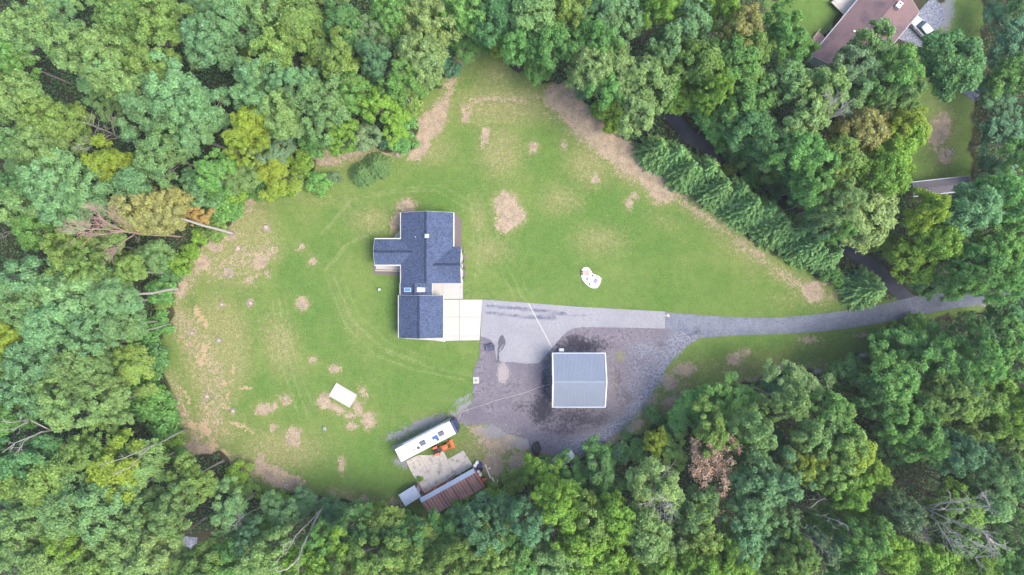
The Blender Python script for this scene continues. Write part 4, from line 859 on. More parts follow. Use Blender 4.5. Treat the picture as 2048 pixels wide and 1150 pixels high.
def trunk_mesh(name, seed, zc, ends, r0=.26, ztop=None):
    g = random.Random(seed); mb = MB(); zt = ztop or zc; bend = (g.uniform(-.4, .4), g.uniform(-.4, .4))
    path = [(bend[0] * math.sin(3 * t_), bend[1] * math.sin(2.5 * t_), t_ * zt) for t_ in (-.015, .03, .15, .35, .55, .75, 1)]
    mb.tube(path, [r0 * 1.5, r0 * 1.15, r0, r0 * .85, r0 * .7, r0 * .5, r0 * .25], 8)
    es = g.sample(ends, min(12, len(ends)))
    for e in es:
        t_ = g.uniform(.5, .92); s = Vector((bend[0] * math.sin(3 * t_), bend[1] * math.sin(2.5 * t_), t_ * zt)); e = Vector(e); mdp = s.lerp(e, .5) + Vector((0, 0, .3))
        mb.tube([s, mdp, e], [r0 * .38, r0 * .24, r0 * .08], 5)
    m = bpy.data.meshes.new(name); m.from_pydata(mb.v, [], mb.f); m.update(); m.polygons.foreach_set('use_smooth', [True] * len(m.polygons)); m.materials.append(M['trunk']); return m
def spruce_mesh(name, seed, R=3.0, Ht=9.0):
    g = np.random.default_rng(seed); pos, nrm, tint, hue, sz, ax = [], [], [], [], [], []
    z = .5
    while z < Ht:
        f = z / Ht; rad = R * (1 - f) ** .8 * g.uniform(.88, 1.08) + .1; nb = max(5, int(13 * (1 - f) + 5)); off = g.uniform(0, 6.28)
        for k in range(nb):
            a = off + 2 * math.pi * k / nb + g.normal() * .12; L = rad * g.uniform(.78, 1.12); n = max(5, int(L * 22))
            s = g.uniform(.08, 1, n) ** .75; side = g.normal(size=n) * .20 * (1.15 - s) * L * .6
            x = np.cos(a) * s * L - np.sin(a) * side; y = np.sin(a) * s * L + np.cos(a) * side; zz = z + .12 * L - .28 * L * s ** 1.5 + g.normal(size=n) * .06
            pos.append(np.stack([x, y, zz], 1)); d = np.stack([np.cos(a) * np.ones(n), np.sin(a) * np.ones(n), -.25 * np.ones(n)], 1); d += g.normal(size=(n, 3)) * .35
            nr = unit(np.array([0, 0, 1.0]) + .5 * g.normal(size=(n, 3)) + .3 * d); ax.append(d); nrm.append(nr); tc = .5; tint.append(np.clip(tc + g.normal(size=n) * .12, 0, 1)); hue.append(np.clip(g.normal(size=n) * .2, 0, 1)); sz.append(g.uniform(.14, .26, n))
        z += .34 * g.uniform(.8, 1.2)
    return cards(np.concatenate(pos), np.concatenate(nrm), np.concatenate(sz), np.concatenate(tint), np.concatenate(hue), name, NEEDLE, .38, g, np.concatenate(ax))
VAR = {}
def make_variants():
    spec = {'round': [(101, {}), (102, dict(nclus=120, cr=(.45, .85))), (103, dict(rz=5.6, ragged=.12)), (104, dict(nclus=84, cr=(.6, 1.15), ragged=.25)), (105, dict(ragged=.32)), (106, dict(rz=4.2, ragged=.28, nclus=90)), (107, dict(rz=6.0, ragged=.2, cr=(.5, 1.1)))],
            'open': [(201, dict(nclus=74, gap=.35, ragged=.3, cr=(.5, .95))), (202, dict(nclus=80, gap=.3, ragged=.36)), (203, dict(nclus=66, gap=.4, ragged=.28, cr=(.55, 1.05))), (204, dict(nclus=92, cr=(.4, .8), ragged=.3)), (205, dict(nclus=78, gap=.32, ragged=.42)), (206, dict(nclus=70, gap=.38, ragged=.24, rz=6.2))],
            'fine': [(301, dict(nclus=130, cr=(.38, .75), leaf=.15, ragged=.22)), (302, dict(nclus=120, cr=(.4, .8), leaf=.15, ragged=.3)), (303, dict(nclus=140, cr=(.35, .7), leaf=.15, ragged=.26, rz=6))]}
    for k, lst in spec.items():
        VAR[k] = []
        for sd, kw in lst:
            cm, ends = crown_mesh('crown', sd, **kw); VAR[k].append((trunk_mesh('trunk', sd, 12.5, ends), cm))
    VAR['bush'] = []
    for sd in (401, 402, 403, 404):
        cm, ends = crown_mesh('foliage', sd, R=1.5, zc=1.1, rz=1.3, nclus=34, per=480, cr=(.3, .55), leaf=.13, low=-.6, ragged=.22); VAR['bush'].append((trunk_mesh('stem', sd, 1.2, ends, .05), cm))
    VAR['spruce'] = []
    for sd in (501, 502, 503): VAR['spruce'].append((trunk_mesh('trunk', sd, 8.6, [(0, 0, 8)], .17, 8.6), spruce_mesh('crown', sd)))
    cm, ends = crown_mesh('crown', 601, nclus=95, per=120, cr=(.45, .85), leaf=.14, ragged=.35, gap=.25); VAR['withered'] = [(trunk_mesh('trunk', 601, 12.5, ends * 3), cm)]
make_variants()
COL_ = {'mint': ((.122, .228, .098), 'pale bluish-green'), 'sage': ((.136, .226, .080), 'sage-green'), 'olive': ((.136, .216, .056), 'olive-green'), 'lime': ((.142, .250, .040), 'bright lime-green'),
       'yellow': ((.180, .250, .036), 'yellow-tinged'), 'dark': ((.076, .168, .060), 'dark green'), 'teal': ((.082, .175, .090), 'dark bluish-green'), 'green': ((.104, .222, .060), 'mid-green'),
       'tan': ((.215, .220, .080), 'tan-yellow'), 'orange': ((.290, .215, .080), 'orange-leaved'), 'brown': ((.270, .180, .135), 'brown withered'), 'pale': ((.168, .246, .088), 'pale silvery-green'),
       'spruce': ((.150, .272, .092), 'green'), 'grey': ((.118, .188, .100), 'greyish-green')}
COL = {k: ((c[0] * 1.20, c[1] * 1.20, c[2] * 1.18), w_) for k, (c, w_) in COL_.items()}
ZONES = [((0, 0, 500, 400), 'in the deep woods'), ((500, 0, 930, 340), 'beside the bare dirt track'), ((930, 0, 1330, 330), 'over the worn dirt bank'), ((1330, 0, 1840, 500), 'behind the spruce row'),
         ((1800, 0, 2200, 385), 'beyond the neighbouring lawn'), ((1640, 380, 2200, 625), 'over the gravel lane end'), ((1640, 625, 2200, 900), 'behind the lane boulders'), ((1290, 740, 2200, 1400), 'round the withered tree'),
         ((860, 850, 1300, 1400), 'behind the gravel lot'), ((500, 900, 870, 1400), 'near the forked dead tree'), ((-200, 390, 520, 800), 'along the ring-dotted lawn edge'), ((-200, 800, 520, 1400), 'round the gravel road patch')]
def zone(px, py):
    for (x0, y0, x1, y1), s in ZONES:
        if x0 <= px <= x1 and y0 <= py <= y1: return s
    return 'in the surrounding woods'
BLOCK = [W(CLEAR), W([(1600,120),(1650,140),(1800,80),(1900,-40),(1640,-60)]), W([(1790,70),(1895,-10),(1895,45),(1840,95)]), W([(1815,360),(1945,345),(1945,385),(1825,395)]), lp + rp[::-1],
         W([(350,1090),(372,1070),(430,1060),(425,1110),(375,1135)]), W(NLAWN[1])]
def inside(x, y, poly):
    c = False; n = len(poly)
    for i in range(n):
        ax, ay = poly[i]; bx, by = poly[(i + 1) % n]
        if (ay > y) != (by > y) and x < (bx - ax) * (y - ay) / (by - ay) + ax: c = not c
    return c
def edist(x, y, poly):
    return min(ldist(np.array([x]), np.array([y]), poly + poly[:1]))
def blocked(x, y): return any(inside(x, y, p) for p in BLOCK)
TREEOBJ = []
TREES = []                      # (px, py, rpx)
def plant(name, kind, vi, x, y, sxy, sz, col, label, cat, group, rot=None, lean=None):
    tm, cm = VAR[kind][vi % len(VAR[kind])]
    e = empty(name, (x, y, -.05), random.uniform(0, 6.28) if rot is None else rot, label, cat, group); e.scale = (sxy, sxy, sz)
    t_ = link(bpy.data.objects.new('stem' if kind == 'bush' else 'trunk', tm), e); c_ = link(bpy.data.objects.new('foliage' if kind == 'bush' else 'crown', cm), e)
    k = random.uniform(.86, 1.14); h_ = random.uniform(-.06, .06)
    c_.color = (col[0] * k * (1 + h_), col[1] * k, col[2] * k * (1 - h_), 1); return e
def tree(px, py, r, colname, h=None, kind=None, fill=False):
    col, word = COL[colname]
    for hh in ([h] if h else [random.uniform(17.5, 21.5)]) + [17, 15, 13, 11, 9, 7.5, 6, 5]:
        q = P(px, py, .72 * hh)
        if not blocked(q.x, q.y): break
    else: return None
    rm = r * (H - .72 * hh) / F
    if hh < 9: rm = min(rm, hh * .5)
    kind = kind or random.choices(['round', 'open', 'fine'], [5, 4, 2])[0]
    size = 'broad' if r >= 58 else 'medium-sized' if r >= 44 else 'small'
    if kind == 'spruce': return None
    label = f'{size} {word} leafy tree {zone(px, py)}'
    if (px, py) == (1908.0, 124.0): q = P(px, py, 13.5); hh = 18.5; rm = r * (H - 13.5) / F; kind = 'round'
    if colname == 'brown': label = 'withered tree with brown shrivelled leaves among green crowns'
    TREES.append((px, py, r)); nm = {'brown': 'withered_tree'}.get(colname, 'broadleaf_tree')
    o = plant(nm, kind, random.randrange(42), q.x, q.y, rm / 5.0, hh / 17.8, col, label, 'tree', 'broadleaf trees ' + zone(px, py))
    if colname != 'brown': TREEOBJ.append((px, py, o, word, size, zone(px, py))); o['_k'] = kind
    return o
T = """60 60 60 sage;30 115 45 green;150 100 58 sage;215 115 52 sage;250 30 50 olive;330 60 58 olive;300 130 48 olive;420 80 58 mint;470 40 48 mint;350 180 66 mint;290 215 58 mint;400 230 62 mint;240 160 48 sage;100 240 54 olive
40 200 46 sage;220 330 48 yellow;90 300 48 sage;110 355 58 mint;30 290 40 sage;330 310 56 sage;430 345 40 green;280 370 46 mint;30 375 40 dark;510 250 42 yellow;545 300 42 grey;545 345 50 yellow;492 290 40 yellow
540 30 55 sage;600 50 66 olive;560 100 54 olive;640 100 40 olive;530 150 50 mint;515 205 48 mint;690 55 50 dark;740 75 46 grey;755 125 42 teal;690 125 56 olive;650 200 64 sage;600 175 46 mint;560 225 46 sage;710 190 44 green
780 30 48 green;860 40 58 pale;930 25 50 green;990 40 46 dark;840 115 58 pale;800 165 42 green;760 215 42 lime;790 245 36 lime;680 262 42 lime;635 245 44 sage;722 272 34 grey;920 70 44 green;965 75 38 green;1000 88 26 yellow
1060 30 58 sage;1040 85 40 green;1110 85 52 green;1080 125 36 green;1130 20 44 olive;1200 30 50 teal;1250 40 54 mint;1195 80 40 green;1320 15 40 lime;1380 50 58 mint;1335 95 48 mint;1440 20 44 lime;1480 70 48 tan;1500 115 48 olive
1185 135 52 pale;1250 150 64 pale;1300 175 56 sage;1215 180 40 green;1278 220 46 pale;1315 130 46 sage;1400 130 48 olive;1370 180 52 lime;1425 180 40 lime;1332 192 28 green;1460 130 54 green;1485 205 58 green;1428 240 38 green;1505 260 56 dark
1492 282 34 dark;1552 300 52 dark;1560 62 50 green;1592 88 32 green;1570 175 58 sage;1640 180 52 sage;1605 235 56 pale;1745 110 56 sage;1785 150 54 green;1720 175 56 mint;1795 195 38 sage;1695 135 46 grey;1908 124 66 dark
1722 262 52 tan;1790 250 38 yellow;1832 250 36 yellow;1785 305 50 lime;1605 315 58 green;1592 342 42 dark;1680 325 52 olive;1762 352 54 lime;2000 40 58 teal;2035 95 56 teal;1995 180 54 teal;2035 150 50 green;1968 235 46 dark;2015 270 56 teal
2042 325 48 green;1995 345 48 teal;50 405 58 sage;130 410 52 mint;185 395 54 mint;280 420 52 tan;330 418 46 tan;392 425 32 orange;80 452 44 green;140 510 52 olive;185 535 46 olive;245 532 36 olive;60 560 58 mint;150 600 70 mint;222 600 60 mint
110 645 58 mint;172 665 52 mint;250 650 40 mint;30 680 48 yellow;60 620 44 sage;18 725 44 olive;85 720 58 mint;150 735 56 sage;190 760 38 sage;50 785 58 mint;140 805 58 sage;25 835 40 green;220 805 46 sage;60 915 64 dark;115 960 62 olive
185 895 54 olive;232 940 56 yellow;292 930 50 sage;150 1005 62 sage;212 1005 56 mint;60 1045 48 sage;145 1072 44 lime;380 962 46 olive;482 955 36 lime;460 1025 46 mint;250 1085 56 sage;330 1095 54 pale;285 1035 54 sage;200 1130 50 olive;350 1020 46 sage
560 1022 34 mint;606 1008 30 teal;632 1004 20 yellow;665 1022 34 teal;530 1045 36 green;540 1105 54 sage;605 1130 48 lime;662 1112 54 lime;642 1082 38 green;720 1062 54 dark;768 1060 50 olive;762 1112 56 olive;850 1085 56 olive;822 1078 44 dark
902 1062 48 green;902 1120 48 olive;972 1022 42 teal;1008 1022 40 teal;930 1050 38 teal;970 1062 46 teal;985 1082 46 olive;1002 1112 42 olive;1062 960 36 olive;1090 945 42 lime;1112 985 42 lime;1150 955 38 green;1200 942 46 dark;1210 905 34 dark
1130 1022 56 lime;1182 1032 46 olive;1232 1032 46 lime;1162 1082 56 lime;1212 1102 56 lime;1112 1112 56 sage;1062 1042 46 teal;1042 1112 48 green;1292 1062 56 sage;1342 1082 52 sage;1252 1132 48 lime;1310 970 54 pale;1310 880 26 yellow;1342 905 36 olive
1402 822 56 green;1462 802 56 green;1422 862 46 olive;1502 852 46 sage;1482 892 36 green;1425 930 64 brown;1382 1022 46 sage;1402 1062 54 olive;1512 962 56 mint;1502 1042 56 mint;1482 1092 46 mint;1462 1112 54 lime;1600 772 54 pale;1572 802 46 sage
1562 962 54 mint;1552 1042 46 mint;1662 832 54 green;1682 872 54 olive;1622 862 46 sage;1602 922 46 yellow;1662 932 54 olive;1702 902 46 yellow;1692 982 42 lime;1782 762 54 green;1792 832 46 green;1842 872 54 green;1882 792 54 olive;1932 802 54 olive
1982 782 54 lime;2022 822 54 lime;1962 852 46 olive;1802 1022 40 grey;1822 1040 24 tan;1902 1012 46 lime;1972 1002 46 mint;1982 942 46 mint;2032 962 46 mint;1722 1082 54 green;1772 1092 46 lime;1852 1112 56 lime;1902 1062 46 sage;1992 1112 56 green
1582 1102 46 olive;1640 1090 40 grey;1722 422 72 pale;1672 405 46 pale;1852 422 40 yellow;1792 492 28 yellow;1742 482 28 yellow;1832 512 56 lime;1872 482 46 lime;1932 422 54 mint;2002 402 56 green;2002 472 62 green;2032 532 50 green;1952 522 54 green
1922 562 44 green;1852 562 36 dark;1992 562 44 green;1822 692 54 green;1872 722 54 green;1782 702 42 green;1702 752 46 dark;1742 792 40 dark;1902 762 50 dark;1952 722 46 green;2002 702 48 green;1932 662 38 dark;2012 632 46 dark;1650 405 40 sage;1622 405 34 dark;1620 370 44 green
2030 890 50 sage;1950 900 40 teal;1900 900 46 teal;2040 1060 46 sage;2030 1130 46 green;1940 1120 44 lime;20 960 46 olive;20 1100 46 sage;400 1130 50 olive;470 1110 48 green;100 1120 48 sage;500 1080 40 teal;700 1145 50 olive;820 1140 50 olive;960 1140 48 olive;1090 1150 46 sage;1320 1145 48 lime;1400 1130 48 lime;1560 1150 48 olive;1700 1140 48 green"""
for it in T.replace('\n', ';').split(';'):
    f = it.split(); px, py, r = map(float, f[:3]); c = f[3]
    kw = {}
    if c == 'brown': kw['kind'] = 'withered'; kw['h'] = 17
    if r <= 36: kw['h'] = random.uniform(8, 12)
    if (px, py) in ((545.0, 345.0), (545.0, 300.0)): kw['h'] = 9
    tree(px, py, r, c, **kw)
for px, py, c in ((1458,268,'green'),(1487,294,'dark'),(1512,318,'green'),(1545,330,'olive'),(1572,352,'dark'),(1600,372,'green'),(1655,440,'teal'),(1682,452,'green')): tree(px, py, 35, c, h=6.5)
# trees that fill the gaps of the canopy, lower than the others
VIS = [W(CLEAR)] + [W(p) for p in NLAWN]
def covered(px, py, r, f=.80): return any((px - a) ** 2 + (py - b) ** 2 < (f * (c + r) * .72) ** 2 for a, b, c in TREES)
PAL = {0: ['mint', 'sage', 'olive', 'sage'], 1: ['green', 'olive', 'lime', 'pale'], 2: ['green', 'teal', 'dark', 'green'], 3: ['lime', 'olive', 'sage', 'green']}
SPR = [(1310,300),(1340,322),(1370,342),(1402,352),(1432,378),(1462,394),(1490,414),(1520,434),(1550,452),(1580,472),(1612,492),(1646,516)]
n_fill = 0; rf = random.Random(11)
for _ in range(5000):
    if n_fill > 62: break
    px, py = rf.uniform(-60, 2108), rf.uniform(-50, 1200); r = rf.uniform(34, 46); h = rf.uniform(8, 12.5); q = P(px, py, .72 * h)
    if blocked(q.x, q.y) or covered(px, py, r): continue
    if any((px - a_) ** 2 + (py - b_) ** 2 < (r + 34) ** 2 for a_, b_ in SPR): continue
    g_ = P(px, py)
    if any(inside(g_.x, g_.y, v) or edist(g_.x, g_.y, v) < r * PXM * .9 for v in VIS): continue
    if any(inside(g_.x, g_.y, v) or edist(g_.x, g_.y, v) < 2.5 for v in BLOCK[1:]): continue
    pal = PAL[2 if px > 1330 and py < 900 else 3 if py > 900 and px > 500 else 1 if px > 500 else 0]
    tree(px, py, r, rf.choice(pal), h=h); n_fill += 1
# spruce row
def spruce(px, py, r, h, label, group=None, k=1):
    q = P(px, py, h * .4); rm = r * (H - h * .4) / F
    plant('spruce_tree', 'spruce', random.randrange(3), q.x, q.y, rm / 3.0, h / 9.0, tuple(c * k for c in COL['spruce'][0]), label, 'tree', group)
SPL = ['first', 'second', 'third', 'fourth', 'fifth', 'sixth', 'seventh', 'eighth', 'ninth', 'tenth', 'eleventh', 'twelfth']
for i, (px, py) in enumerate(SPR):
    o_ = i % 2 * 10 - 5
    spruce(px + 5 + o_ * .6, py - 6 - o_ * .8, random.uniform(38, 41) if i < 3 else random.uniform(42, 49), random.uniform(8.6, 10.4), f'{SPL[i]} spruce of the row counted from the worn dirt bank', 'spruces in the row along the lane')
for i in range(11):
    (xa, ya), (xb, yb) = SPR[i], SPR[i + 1]
    spruce((xa + xb) / 2 + (8 if i % 2 else 0), (ya + yb) / 2 - (8 if i % 2 else 0), 34 + (i * 7) % 5, 7.2 + (i * 5) % 4 * .4, f'lower spruce filling the row between the {SPL[i]} and {SPL[i + 1]} big spruce', 'spruces in the row along the lane', 1.08)
spruce(1737, 578, 46, 8.5, 'lone spruce where the back lane meets the gravel lane')
for px, py, r, h in ((724, 347, 30, 3.4), (752, 331, 32, 3.6)): spruce(px, py, r, h, 'low spreading spruce bush in front of the bare soil', 'pair of low spruce bushes', .64)
# shrubs at the wood edge
def shrub(px, py, r, c, label, h=None, group=None):
    q = P(px, py, .8); rm = r * PXM
    plant('shrub', 'bush', random.randrange(4), q.x, q.y, rm / 1.5, (h or rm * 1.5) / 2.3, COL[c][0], label, 'shrub', group)
for px, py, r, c, lab in [(357,532,26,'lime','bright lime shrub beside the leaning trunks'),(448,408,34,'green','round green shrub below the tan trees'),(425,425,24,'green','green shrub beside the orange-leaved tree'),(640,367,23,'green','round green shrub by the low spruce bushes'),(668,356,13,'grey','small grey shrub beside the round green shrub'),
    (994,986,22,'lime','light green shrub growing at the rusty shed end'),(1310,830,20,'dark','dark shrub on the dry bank below the garage'),(1215,908,20,'green','green shrub behind the white car'),(1030,960,24,'olive','olive shrub at the edge of bare soil'),
    (290,655,34,'green','green shrub under the tall bluish trees'),(240,705,36,'green','broad green shrub in the trunk gap'),(312,712,32,'dark','dark shrub at the lawn edge by the thin trunks'),(300,800,40,'green','broad green shrub beside the lawn edge'),(335,835,34,'green','green shrub over the clay patches'),
    (480,945,24,'lime','lime shrub above the bare soil'),(900,1048,24,'green','green shrub behind the rusty shed'),(812,1042,22,'green','green shrub behind the silver shed'),(924,1010,22,'lime','light shrub at the rusty roof edge'),(838,960,6,'lime','tiny lime weed at the work slab corner'),
    (1790,672,16,'dark','dark shrub at the lane bend'),(1700,560,14,'teal','shrub between spruce row and lone spruce')]:
    shrub(px, py, r, c, lab)
for px, py in ((927.5,505),(928,524),(928.3,538),(927.8,557)): shrub(px, py, 3.2, 'lime', 'small round shrub planted beside the entry walk', .5, 'shrubs beside the entry walk')
for x, y in ((410,370),(625,365),(395,455),(760,515),(660,790),(880,797),(905,575),(945,705)): 
    q = gb(x, y); shrub(1140 + x / 16.43, 520 + y / 16.43, 1.9 if x in (760, 660) else 1.2, 'dark', 'little dark plant in the white gravel bed', .35, 'plants in the white gravel bed')
for i, (px, py) in enumerate(((1440,291),(1462,310),(1485,330),(1508,342),(1531,351),(1556,368),(1580,385),(1460,338),(1500,362),(1545,384),(1585,412),(1640,440),(1665,458),(1690,474))):
    shrub(px, py, 15 + i * 5 % 7, ['green', 'dark', 'teal', 'olive'][i % 4], f'{COL[["green", "dark", "teal", "olive"][i % 4]][1]} shrub overhanging the back lane behind the spruce row', None, 'shrubs along the back lane')
ne = 0; cl = CLEAR; acc = 0
for i in range(len(cl)):
    a, b = Vector(cl[i]), Vector(cl[(i + 1) % len(cl)]); L_ = (b - a).length; d = (b - a) / max(L_, 1e-6); nrm = Vector((d.y, -d.x)); k = acc
    while k < L_:
        p = a + d * k; off = random.uniform(6, 26); c_ = p + nrm * off * (1 if True else -1); g_ = P(c_.x, c_.y)
        if inside(g_.x, g_.y, W(CLEAR)): c_ = p - nrm * off; g_ = P(c_.x, c_.y)
        skip = (780 < p.x < 1000 and p.y > 960) or (1180 < p.x < 1700 and 270 < p.y < 560) or p.x > 1700 and 570 < p.y < 640 or (900 < p.x < 960 and p.y < 110)
        if not skip and not any(inside(g_.x, g_.y, z_) for z_ in BLOCK[1:]) and random.random() < .8:
            left = c_.x < 520; lowr = c_.x > 1250
            cc = random.choice(['green', 'green', 'lime', 'olive', 'dark'] if left else ['green', 'dark', 'teal', 'green'] if lowr else ['green', 'lime', 'olive', 'teal', 'green'])
            shrub(c_.x, c_.y, random.uniform(15, 27), cc, f'{COL[cc][1]} shrub at the wood edge {zone(c_.x, c_.y)}', None, 'shrubs along the wood edge'); ne += 1
        k += random.uniform(26, 40)
    acc = k - L_
# ---------------------------------------------------------------- dead and bare trees
def zfrom(base, px):
    b = Vector((base[0] - 1024, base[1] - 575)); p = Vector((px[0] - 1024, px[1] - 575)); r = max(p.dot(b) / b.dot(b), 1.0)
    return min(H * (1 - 1 / r), 25)
def bare(name, base, limbs, label, r0=.2, twigs=0, seed=1, mat='deadwood', tl=2.2):
    g = random.Random(seed); o3 = P(*base); root = empty(name, o3, 0, label, 'tree')
    for i, lb in enumerate(limbs):
        pts = [P(x, y, zfrom(base, (x, y))) - o3 for x, y in lb]; n = len(pts); sub = []
        for j in range(n - 1):
            for s in range(4):
                f = s / 4; q_ = pts[j].lerp(pts[j + 1], f); w_ = .0 if (j == 0 and s == 0) else .07
                sub.append(q_ + Vector((g.uniform(-w_, w_), g.uniform(-w_, w_), g.uniform(-w_, w_))))
        sub.append(pts[-1]); m_ = len(sub); k0 = 1 if i == 0 else .6
        if i == 0: sub[0] = Vector((0, 0, -.1))
        lo = MB().tube(sub, [r0 * k0 * (1 - .82 * j / (m_ - 1)) for j in range(m_)], 7).build('trunk' if i == 0 else 'limb', M[mat], root, smooth=True)
        if twigs:
            tw = MB()
            for _ in range(twigs):
                j = g.randrange(m_ // 3, m_); s = sub[j]; dr = (sub[min(j + 1, m_ - 1)] - sub[j - 1]).normalized()
                v = (dr + Vector((g.gauss(0, .6), g.gauss(0, .6), g.gauss(.1, .4)))).normalized(); ll = tl * g.uniform(.4, 1.1); mdp = s + v * ll * .5 + Vector((g.uniform(-.15, .15), g.uniform(-.15, .15), g.uniform(0, .2))); e = mdp + (v + Vector((g.gauss(0, .35), g.gauss(0, .35), g.gauss(0, .3)))).normalized() * ll * .5
                tw.tube([s, mdp, e], [.035, .022, .01], 4, cap=False)
                for _k in range(2):
                    v2 = (v + Vector((g.gauss(0, .7), g.gauss(0, .7), g.gauss(0, .4)))).normalized(); tw.tube([mdp, mdp + v2 * ll * .4], [.018, .008], 3, cap=False)
            tag(tw.build('twigs', M[mat], lo), kind='stuff')
    return root
fk = lambda L_: [(520 + x / 6.055, 960 + y / 6.055) for x, y in L_]
bare('dead_tree', (655, 998), [fk([(815,235),(740,360),(650,530),(590,660),(510,810),(470,930),(390,1030),(320,1080),(205,1110),(180,1050)]), fk([(740,350),(640,470),(540,570),(440,660),(390,760),(320,870),(240,940),(180,1015)]), fk([(440,660),(390,740),(290,785)]), fk([(480,910),(460,980),(480,1040)])],
     'forked bare grey dead tree standing behind the lawn', .2, 3, 3, tl=1.2)
bare('dead_tree', (370, 473), [[(370,473),(310,470),(250,463),(200,458),(160,460)], [(290,468),(240,440),(205,415)], [(260,464),(215,450),(150,448)], [(250,463),(205,440),(190,420)], [(270,467),(240,490),(225,505)], [(250,463),(200,470),(140,462)]], 'bare dead tree with reddish-brown twigs beside the tan crowns', .17, 26, 4, tl=2.6, mat='deadred')
bare('dead_tree', (272, 286), [[(272,286),(240,275),(205,258),(165,244)], [(240,275),(205,280),(160,288)], [(230,270),(225,250),(240,238)], [(225,268),(190,285),(175,297)]], 'pale bare dead tree in the dark gap of the deep woods', .16, 14, 5)
bare('dead_tree', (1750, 966), [[(1750,966),(1790,990),(1840,1012),(1890,1020),(1980,1012)], [(1790,990),(1830,1035),(1836,1055)], [(1810,1000),(1870,1040),(1930,1075),(1980,1100)], [(1830,1008),(1900,1040),(1960,1060),(1995,1090)], [(1850,1012),(1920,1000),(1960,996)], [(1836,1055),(1815,1052)], [(1836,1055),(1842,1065)], [(1870,1040),(1890,1070),(1950,1115)]],
     'large fallen-looking silver dead tree with fanned branches', .2, 26, 6, tl=3)
bare('dead_tree', (1540, 985), [[(1540,985),(1585,1005),(1620,1015),(1640,1000),(1640,992)], [(1590,1007),(1620,1025),(1655,1035),(1668,1055)], [(1585,1012),(1605,1040),(1640,1070)], [(1600,1000),(1640,998)], [(1600,1060),(1630,1085),(1658,1110)], [(1655,1035),(1682,1045)]], 'white bare branches fanning out from a bluish-green crown', .12, 5, 7, tl=1.5)
bare('dead_tree', (1260, 930), [[(1260,930),(1300,970),(1320,1000),(1330,1020)], [(1315,985),(1300,1005),(1320,1025)], [(1318,985),(1340,1000),(1345,1022)], [(1300,965),(1325,955),(1335,940)]], 'grey bare-topped tree between the lime trees and withered tree', .14, 14, 8)
bare('dead_tree', (1560, 265), [[(1560,265),(1620,250),(1650,235),(1665,205)], [(1640,245),(1670,230),(1690,210)], [(1645,240),(1650,215),(1655,195)], [(1590,262),(1580,272),(1575,268)]], 'pale bare tree among the sage crowns', .14, 22, 9, tl=2.4)
bare('dead_tree', (205, 835), [[(205,835),(150,850),(80,865),(30,885),(5,905)], [(85,864),(50,880),(40,895)], [(100,860),(60,840),(15,845)], [(60,840),(30,858),(12,860)]], 'bare grey dead tree leaning out over the dark hollow', .18, 5, 10, tl=1.5)
bare('dead_tree', (375, 857), [[(375,857),(310,890),(250,915),(205,930)], [(300,892),(260,935),(230,950)]], 'slim grey snag rising over the yellow-tinged crowns', .15, 6, 11, tl=1.6)
bare('dead_tree', (270, 740), [[(270,740),(230,752),(190,765),(150,782)], [(235,750),(205,775),(180,790)]], 'thin bare snag with two stems by the lawn edge', .15, 6, 12, tl=1.6)
bare('dead_tree', (545, 998), [[(545,998),(520,1015),(490,1030),(470,1042)], [(490,1030),(475,1028)], [(485,1033),(470,1050)]], 'short bare snag leaning from the bare soil', .14, 6, 13, tl=1.4)
bare('dead_tree', (430, 85), [[(430,85),(405,70),(380,60),(370,40)], [(400,68),(390,85),(365,90)], [(395,65),(420,50),(425,30)]], 'white bare crown among the bluish-green trees', .1, 12, 14)
bare('dead_tree', (60, 450), [[(60,450),(30,435),(0,430)], [(62,450),(20,468),(-5,480)]], 'pale dead limbs reaching from the dark hollow', .14, 6, 15)
# tall thin live trunks at the left lawn edge
for i, (b_, t_, cl_) in enumerate([((343,545),(262,546),'olive'),((356,577),(240,592),'mint'),((344,647),(270,664),'green'),((272,683),(222,686),'sage'),((470,304),(395,277),'mint'),((623,271),(570,245),'sage'),((466,467),(345,432),'tan')]):
    o3 = P(*b_); e = empty('lawn_edge_tree', o3, 0, ['slim grey trunk with olive tuft', 'pale straight trunk under the wide bluish crowns', 'thin whitish trunk leaning over the lawn edge', 'grey trunk standing in the brown hollow', 'grey trunk beside the yellow trees', 'whitish trunk above the bare soil', 'pale trunk carrying the tan-yellow crown'][i] + ' at the wood edge', 'tree')
    zt = min(zfrom(b_, t_), 16); tp = P(*t_, zt) - o3; mdp = tp * .5 + Vector((random.uniform(-.2, .2), random.uniform(-.2, .2), 0)); r_ = .1 if i == 2 else .23
    MB().tube([(0, 0, -.1), tp * .05, tp * .25, mdp, tp * .8, tp], [r_ * 1.4, r_ * 1.1, r_, r_ * .9, r_ * .75, r_ * .5], 9).build('trunk', M['deadwood'] if i in (1, 2, 5, 6) else M['trunk'], e, smooth=True)
    c_ = link(bpy.data.objects.new('crown', VAR['open'][i % 4][1]), e); s = .55 if i != 2 else .3; c_.scale = (s, s, s); c_.location = (tp.x, tp.y, tp.z - 12.0 * s + (.5 if i != 2 else 0)); c_.color = (*COL[cl_][0], 1)
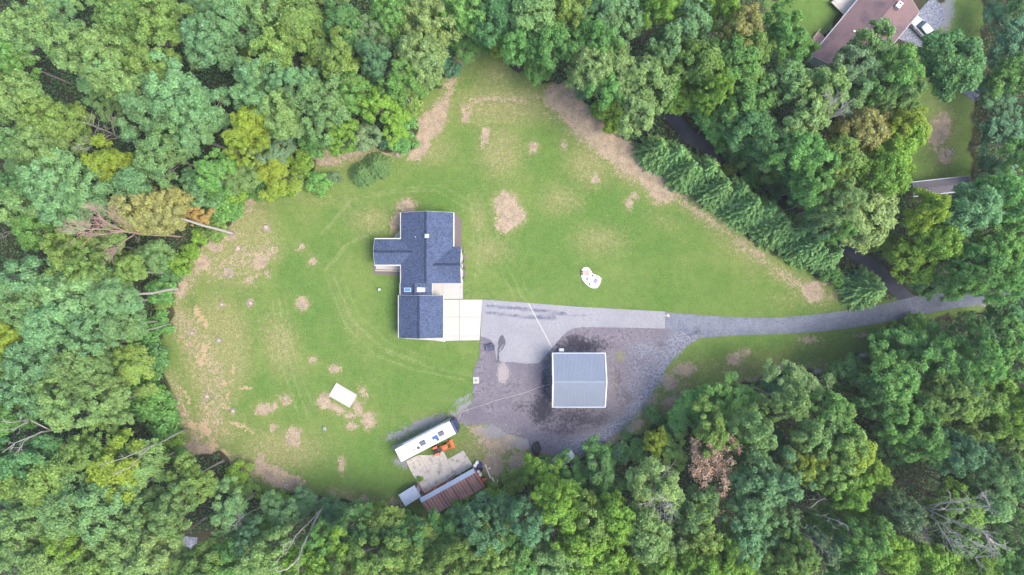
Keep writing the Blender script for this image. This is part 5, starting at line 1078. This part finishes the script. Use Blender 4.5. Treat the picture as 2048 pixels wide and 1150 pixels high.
# ---------------------------------------------------------------- undergrowth of the forest floor
def undergrowth():
    g = np.random.default_rng(5); n = 520000; X = g.uniform(-100, 100, n); Y = g.uniform(-60, 60, n)
    keep = sdist(X, Y, W(CLEAR)) > .2
    for p in NLAWN: keep &= sdist(X, Y, W(p)) > .2
    for p in BLOCK[1:]: keep &= sdist(X, Y, p) > .35
    dens = .5 + .5 * np.sin(X * .55 + 1.3 * np.sin(Y * .4)) * np.cos(Y * .6 + np.sin(X * .5)); keep &= g.random(n) < .25 + .75 * dens
    X, Y, dens = X[keep], Y[keep], dens[keep]; n = len(X)
    Z = g.uniform(.05, .5, n) + dens * g.uniform(0, 2.2, n); nr = unit(np.array([0, 0, 1.0]) + .55 * g.normal(size=(n, 3)))
    m = cards(np.stack([X, Y, Z], 1), nr, g.uniform(.1, .26, n), np.clip(.45 + .2 * g.normal(size=n), 0, 1), np.clip(g.normal(size=n) * .3, 0, 1), 'undergrowth', LEAF, rng=g)
    o = link(bpy.data.objects.new('undergrowth', m)); o.color = (.085, .165, .065, 1); tag(o, 'low leafy undergrowth covering the forest floor', 'undergrowth', kind='stuff')
undergrowth()
print('trees', len(TREES), 'edge shrubs', ne, 'fill', n_fill)

# labels: say what each crown grows against
for px, py, o, word, size, zn in TREEOBJ:
    oth = sorted(((px - a) ** 2 + (py - b) ** 2, w2) for a, b, o2, w2, s2, z2 in TREEOBJ if o2 is not o)
    nb = [w2 for d2, w2 in oth[:6] if w2 != word]
    if len(nb) > 1 and nb[0] != nb[1]: o['label'] = f'{size} {word} tree between {nb[0]} and {nb[1]} crowns {zn}'
    elif nb: o['label'] = f'{size} {word} tree beside {"an" if nb[0][0] in "aeiou" else "a"} {nb[0]} crown {zn}'
    else: o['label'] = f'{size} {word} tree among its like {zn}'
cnt = {}
for t_ in TREEOBJ: cnt.setdefault(t_[2]['label'], []).append(t_[2])
for lab, objs in cnt.items():
    for o in objs:
        if len(objs) > 1 and len(lab.split()) < 16:
            kw_ = {'round': 'full-crowned', 'open': 'open-crowned', 'fine': 'fine-leaved'}.get(o['_k'], '')
            o['label'] = lab.replace(' tree ', f' {kw_} tree ', 1)
for t_ in TREEOBJ: del t_[2]['_k']

# ---------------------------------------------------------------- thin summer haze round the camera and the whole place
hz = MB().box((0, 0, 64.0), (1780, 1780, 134.0)).build('haze', M['white'])
t = NT('haze_air'); t.t.nodes.remove(t.b)
pv = t.n('ShaderNodeVolumePrincipled'); pv.inputs['Color'].default_value = (.93, .97, 1, 1); pv.inputs['Density'].default_value = HAZE; pv.inputs['Anisotropy'].default_value = .2
t.l(pv.outputs[0], t.out.inputs['Volume']); hz.data.materials.clear(); hz.data.materials.append(t.m); tag(hz, 'thin pale summer haze over the whole clearing', 'haze', kind='stuff')
